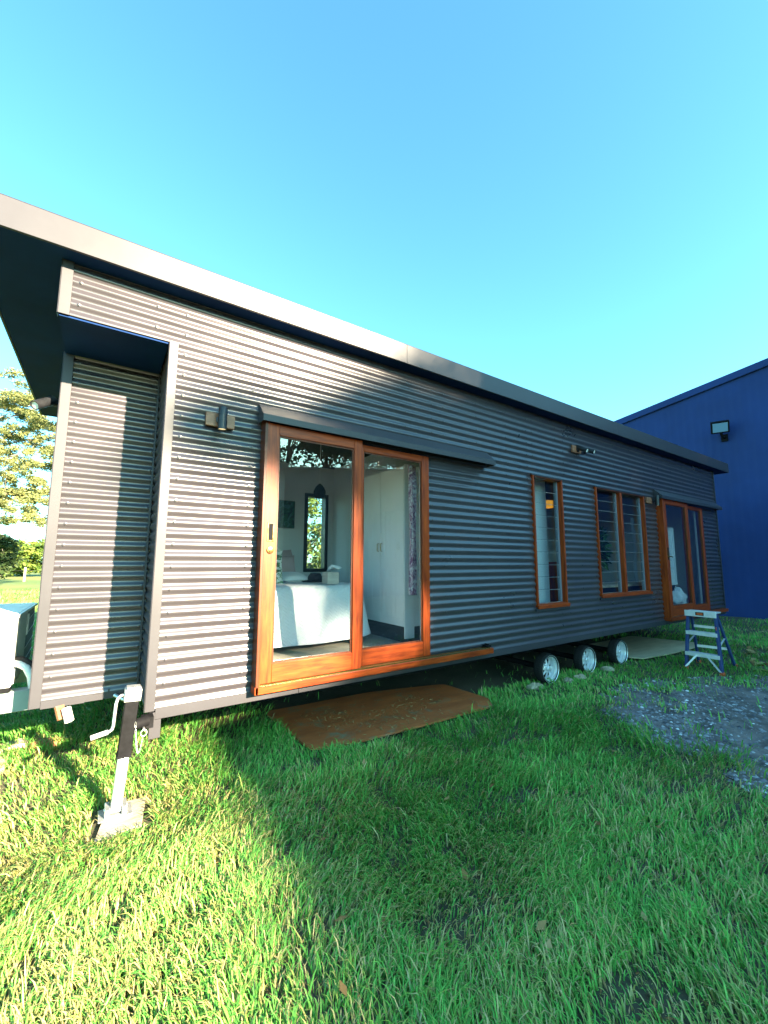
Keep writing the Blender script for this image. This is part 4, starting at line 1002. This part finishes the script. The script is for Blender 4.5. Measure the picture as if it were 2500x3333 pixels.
def gravelness(x, y):   # >0 inside, ragged edge and a strip of grass along the middle of the drive
    s = dpoly(x, y, GP) + .5 * (vnoise(x, y, 2.2, 9) - .5) + .3 * (vnoise(x, y, 6, 10) - .5)
    strip = np.exp(-((y + 1.95 + .25 * (x - 4.2)) / .22) ** 2) * (vnoise(x, y, 1.7, 12) + .55)
    return s - .55 * strip
gx = np.arange(1.9, 14.2, .07); gy = np.arange(-6.2, -.3, .07); X, Y = np.meshgrid(gx, gy, indexing='ij')
g = gravelness(X + .035, Y + .035)[:-1, :-1] > 0; V = np.stack([X, Y, GZ + np.where((X > -8), gh(X, Y), 0) + .006], -1).reshape(-1, 3); ny = len(gy)
I, Jx = np.nonzero(g); b = I * ny + Jx; F = np.stack([b, b + ny, b + ny + 1, b + 1], 1)
tag(np_mesh('gravel_path', V, F, M['gravel'], smooth=True), 'grey gravel drive right of the lawn', 'gravel', kind='structure')
# loose stones
r = np.random.default_rng(3); n = 60000; x = r.uniform(2.0, 9.5, n); y = r.uniform(-4.2, -.4, n); k = gravelness(x, y) > -.10 * r.random(n); k &= r.random(n) < .25 + .9 * vnoise(x * .6 + y, y - .4 * x, 2.4, 61); k &= r.random(n) < np.clip(1.6 - .16 * np.hypot(x + .3, y + 3.2), .25, 1)
x, y = x[k], y[k]; n = len(x); s = .005 + .021 * r.random(n) ** 2.6
octa = np.array([(1, 0, 0), (.25, .9, .1), (-.9, .3, 0), (-.4, -.85, .1), (.5, -.75, 0), (.1, .1, .75), (-.2, -.1, .6)]); of = np.array([(0, 1, 5), (1, 2, 5), (2, 6, 5), (2, 3, 6), (3, 4, 6), (4, 0, 5), (4, 5, 6)])
th = r.uniform(0, 6.28, n); c_, s_ = np.cos(th)[:, None], np.sin(th)[:, None]; ox, oy, oz = octa.T
jit = 1 + .25 * r.normal(size=(n, 7))
V = np.stack([x[:, None] + s[:, None] * (ox * c_ - oy * s_) * jit, y[:, None] + s[:, None] * (ox * s_ + oy * c_) * jit, GZ + gh(x, y)[:, None] + .004 + s[:, None] * oz * .9], -1).reshape(-1, 3)
F = (np.arange(n)[:, None, None] * 7 + of[None]).reshape(-1, 3); tag(np_mesh('gravel_stones', V, F, M['pebble'], tint=np.repeat(np.clip(r.normal(.45, .28, n), 0, 1), 7)), 'loose grey stones scattered over the drive', 'stones', kind='stuff')

# grass blades
CAM = np.array((-.309, -3.16))
def grass():
    r = np.random.default_rng(8); xs_, ys_, sc = [], [], []
    def ring(x0, x1, y0, y1, dens, d0, d1, s):
        n = int((x1 - x0) * (y1 - y0) * dens); x = r.uniform(x0, x1, n); y = r.uniform(y0, y1, n); d = np.hypot(x - CAM[0], y - CAM[1])
        fade = np.clip((d1 - d) / (.25 * d1), 0, 1) * np.clip((d - d0) / max(.01, .12 * d0), 0, 1) if d1 < 60 else 1
        k = (d < d1) & (d >= d0) & (r.random(n) < np.maximum(fade, .25)); xs_.append(x[k]); ys_.append(y[k]); sc.append(np.full(k.sum(), s))
    ring(-2.5, 3.5, -3.6, .6, 12500, .0, 2.9, 1.0)
    ring(-2.5, 4.5, -3.6, 2.6, 5600, 2.3, 4.6, 1.12)
    ring(-3.5, 8.5, -3.6, 4.5, 2400, 3.9, 8.2, 1.35)
    ring(-6.5, 14.5, -3.0, 8.0, 620, 7.4, 15, 1.7)
    ring(-8.5, 3.0, 4.0, 24.0, 130, 9.0, 60, 2.6)
    x, y, s = np.concatenate(xs_), np.concatenate(ys_), np.concatenate(sc)
    tuft = vnoise(x, y, 7, 20); patch = vnoise(x, y, 1.1, 21) * .6 + vnoise(x, y, 2.9, 22) * .4
    dens = np.clip(.35 + 1.1 * tuft, 0, 1)
    g = gravelness(x, y); dens *= np.where((x > 1.8) & (y < 0), np.clip(.55 - g * 1.9, .012 + .3 * np.clip((vnoise(x, y, 2.6, 44) - .68) * 4, 0, 1), 1), 1)
    under = (x > 1.2) & (x < 7.6) & (y > .28) & (y < 3.6); dens *= np.where(under, .03, 1); dens *= np.where((x > .3) & (x < 10.2) & (y > .8) & (y < 3.6), .3, 1)
    bare = np.clip((patch - .62) * 5, 0, 1); dens *= 1 - .35 * bare
    for poly in (BOARD, PLATE): dens *= np.where(dpoly(x, y, poly) > -.01, 0, 1)
    dens *= np.where((x > -.25) & (x < .05) & (y > -.35) & (y < .03), 0, 1)
    dens *= np.where((x > 14.4), 0, 1)
    k = r.random(len(x)) < dens; x, y, s, tuft, patch, bare = x[k], y[k], s[k], tuft[k], patch[k], bare[k]; n = len(x)
    zb = GZ + np.where((x > -8) & (x < 17) & (y > -6) & (y < 8), gh(x, y), 0) - .004
    shortz = np.where((x > 3.6) & (y > -1.2), .62, 1.) * np.where(y > 3, .8, 1)
    h = (.022 + .045 * tuft + .028 * r.random(n) + .03 * (r.random(n) > .95)) * s * shortz * (1 - .35 * bare); w = (.0019 + .0020 * r.random(n)) * s ** 1.35
    ang = r.uniform(0, 2 * np.pi, n) ; lean_dir = 5.4 + 2.2 * (vnoise(x, y, .8, 30) - .5) * 3 + r.normal(0, 1.0, n); lean = (.35 + .75 * r.random(n)) * h
    lx, ly = np.cos(lean_dir) * lean, np.sin(lean_dir) * lean
    wx, wy = -np.sin(lean_dir + r.normal(0, .5, n)) * w, np.cos(lean_dir + r.normal(0, .5, n)) * w
    B = np.stack([x, y, zb], 1); W = np.stack([wx, wy, np.zeros(n)], 1)
    P1 = B + np.stack([lx * .22, ly * .22, h * .5], 1); P2 = B + np.stack([lx * .62, ly * .62, h * .88], 1); P3 = B + np.stack([lx * 1.15, ly * 1.15, h * (1.0 - .25 * r.random(n))], 1)
    V = np.stack([B - W, B + W, P1 - W * .9, P1 + W * .9, P2 - W * .6, P2 + W * .6, P3], 1).reshape(-1, 3)
    i0 = np.arange(n)[:, None] * 7
    F = np.concatenate([i0 + np.array([0, 1, 3]), i0 + np.array([0, 3, 2]), i0 + np.array([2, 3, 5]), i0 + np.array([2, 5, 4]), i0 + np.array([4, 5, 6])], 1).reshape(-1, 3)
    dry = .55 * np.clip((patch - .5) * 3.2, 0, 1) + .16
    near = np.exp(-((x + .25) ** 2 + (y + .9) ** 2) / 1.1); dry = np.clip((dry * .75) + .42 * near, 0, .8)      # more straw-coloured blades by the jack
    t = np.where(r.random(n) < dry, r.uniform(0, .32, n), np.clip(r.normal(.66, .2, n), .35, 1))
    tag(np_mesh('lawn_grass', V, F, M['grass'], tint=np.repeat(t, 5), smooth=True), 'short green grass with straw-coloured patches', 'grass', kind='stuff')
grass()
# dry clippings on the board and fallen leaves
r = np.random.default_rng(14)
def litter(n, poly, z, size, seed, name, label, tmin=0., clump=None):
    r = np.random.default_rng(seed); xs0, ys0 = zip(*poly); x = r.uniform(min(xs0), max(xs0), n * 3); y = r.uniform(min(ys0), max(ys0), n * 3)
    k = inpoly(x, y, poly)
    if clump: k &= (vnoise(x, y, *clump) > .55) | (r.random(n * 3) < .08)
    x, y = x[k][:n], y[k][:n]; n = len(x); th = r.uniform(0, 6.28, n); s = size * (.5 + r.random(n)); a = np.stack([np.cos(th), np.sin(th), .25 * r.normal(size=n)], 1); b = np.stack([-np.sin(th), np.cos(th), .3 * r.normal(size=n)], 1)
    P = np.stack([x, y, z + s * .12 + (gh(x, y) if name != 'grass_clippings' else 0)], 1); asp = .5 if name.endswith('leaves') else .16; s = s[:, None]
    V = np.stack([P - a * s, P + b * s * asp, P + a * s + np.array([0, 0, .1]) * s, P - b * s * asp], 1).reshape(-1, 3)
    tag(np_mesh(name, V, np.arange(4 * n).reshape(-1, 4), M['litter'], tint=r.uniform(tmin, 1, n)), label, 'leaf litter', kind='stuff')
litter(900, [(1.2, .9), (1.25, 0), (2.3, -.08), (3.1, -.02), (3.1, .65), (2.2, .8)], GZ + .047, .018, 15, 'grass_clippings', 'dry grass clippings lying on the red-brown board', .3, (3.2, 33))
litter(160, [(6.9, -.9), (11, -.3), (12.5, -2), (8.6, -2.2), (7.2, -1.4)], GZ + .012, .07, 16, 'fallen_leaves', 'brown fallen leaves scattered behind the step ladder')
litter(2600, [(-.8, -.3), (4.2, -.2), (3.6, -2.4), (1.2, -3.0), (-.6, -2.2)], GZ + .012, .016, 18, 'grass_thatch', 'dead grass clippings lying in the bare patches of the lawn', .2, (1.1, 21))
litter(60, [(.2, 0), (3.6, -1.0), (2.6, -2.2), (.4, -2.4)], GZ + .045, .022, 17, 'dry_leaves', 'few dry leaves scattered over the shaded lawn')

# ------------------------------------------------------------------ light, sky, camera
wd = bpy.data.worlds.new('World'); SC.world = wd; wd.use_nodes = True; nt = wd.node_tree
bg = nt.nodes['Background']; sky = nt.nodes.new('ShaderNodeTexSky'); sky.sky_type = 'NISHITA'; sky.sun_disc = False
el = math.asin(SUN.z); sky.sun_elevation = el; sky.sun_rotation = math.atan2(SUN.x, SUN.y); sky.altitude = 100; sky.air_density = 1.0; sky.dust_density = .6; sky.ozone_density = 1.0
tn = nt.nodes.new('ShaderNodeMix'); tn.data_type = 'RGBA'; tn.blend_type = 'MULTIPLY'; tn.inputs['Factor'].default_value = 1
tn.inputs['B'].default_value = (.58, 1.19, 1.21, 1)
nt.links.new(sky.outputs[0], tn.inputs['A']); nt.links.new(tn.outputs['Result'], bg.inputs['Color']); bg.inputs['Strength'].default_value = .060
sl = bpy.data.lights.new('sun', 'SUN'); sl.energy = 5.0; sl.angle = math.radians(.9); sl.color = (1.0, .825, .57)
so = bpy.data.objects.new('sun', sl); COL.objects.link(so); so.rotation_euler = (-SUN).to_track_quat('-Z', 'Y').to_euler(); so.location = SUN * 40
cd = bpy.data.cameras.new('camera'); cam = bpy.data.objects.new('camera', cd); COL.objects.link(cam); SC.camera = cam
yaw, pitch, roll = -.5972, .1193, .0034
F_ = Vector((-math.sin(yaw) * math.cos(pitch), math.cos(yaw) * math.cos(pitch), math.sin(pitch))); R_ = Vector((math.cos(yaw), math.sin(yaw), 0)); U_ = R_.cross(F_)
R2 = R_ * math.cos(roll) + U_ * math.sin(roll); U2 = U_ * math.cos(roll) - R_ * math.sin(roll)
mt = Matrix((R2, U2, -F_)).transposed().to_4x4(); mt.translation = Vector((-.3089, -3.1597, .9526)); cam.matrix_world = mt
cd.sensor_fit = 'HORIZONTAL'; cd.sensor_width = 36; cd.lens = 1344.66 / 2500 * 36; cd.clip_end = 2000; cd.clip_start = .05
SC.view_settings.view_transform = 'Standard'; SC.view_settings.look = 'None'; SC.view_settings.exposure = 3.08; SC.view_settings.gamma = 1
SC.cycles.max_bounces = 10; SC.cycles.transparent_max_bounces = 24; SC.cycles.sample_clamp_indirect = 6; SC.cycles.caustics_reflective = False; SC.cycles.caustics_refractive = False
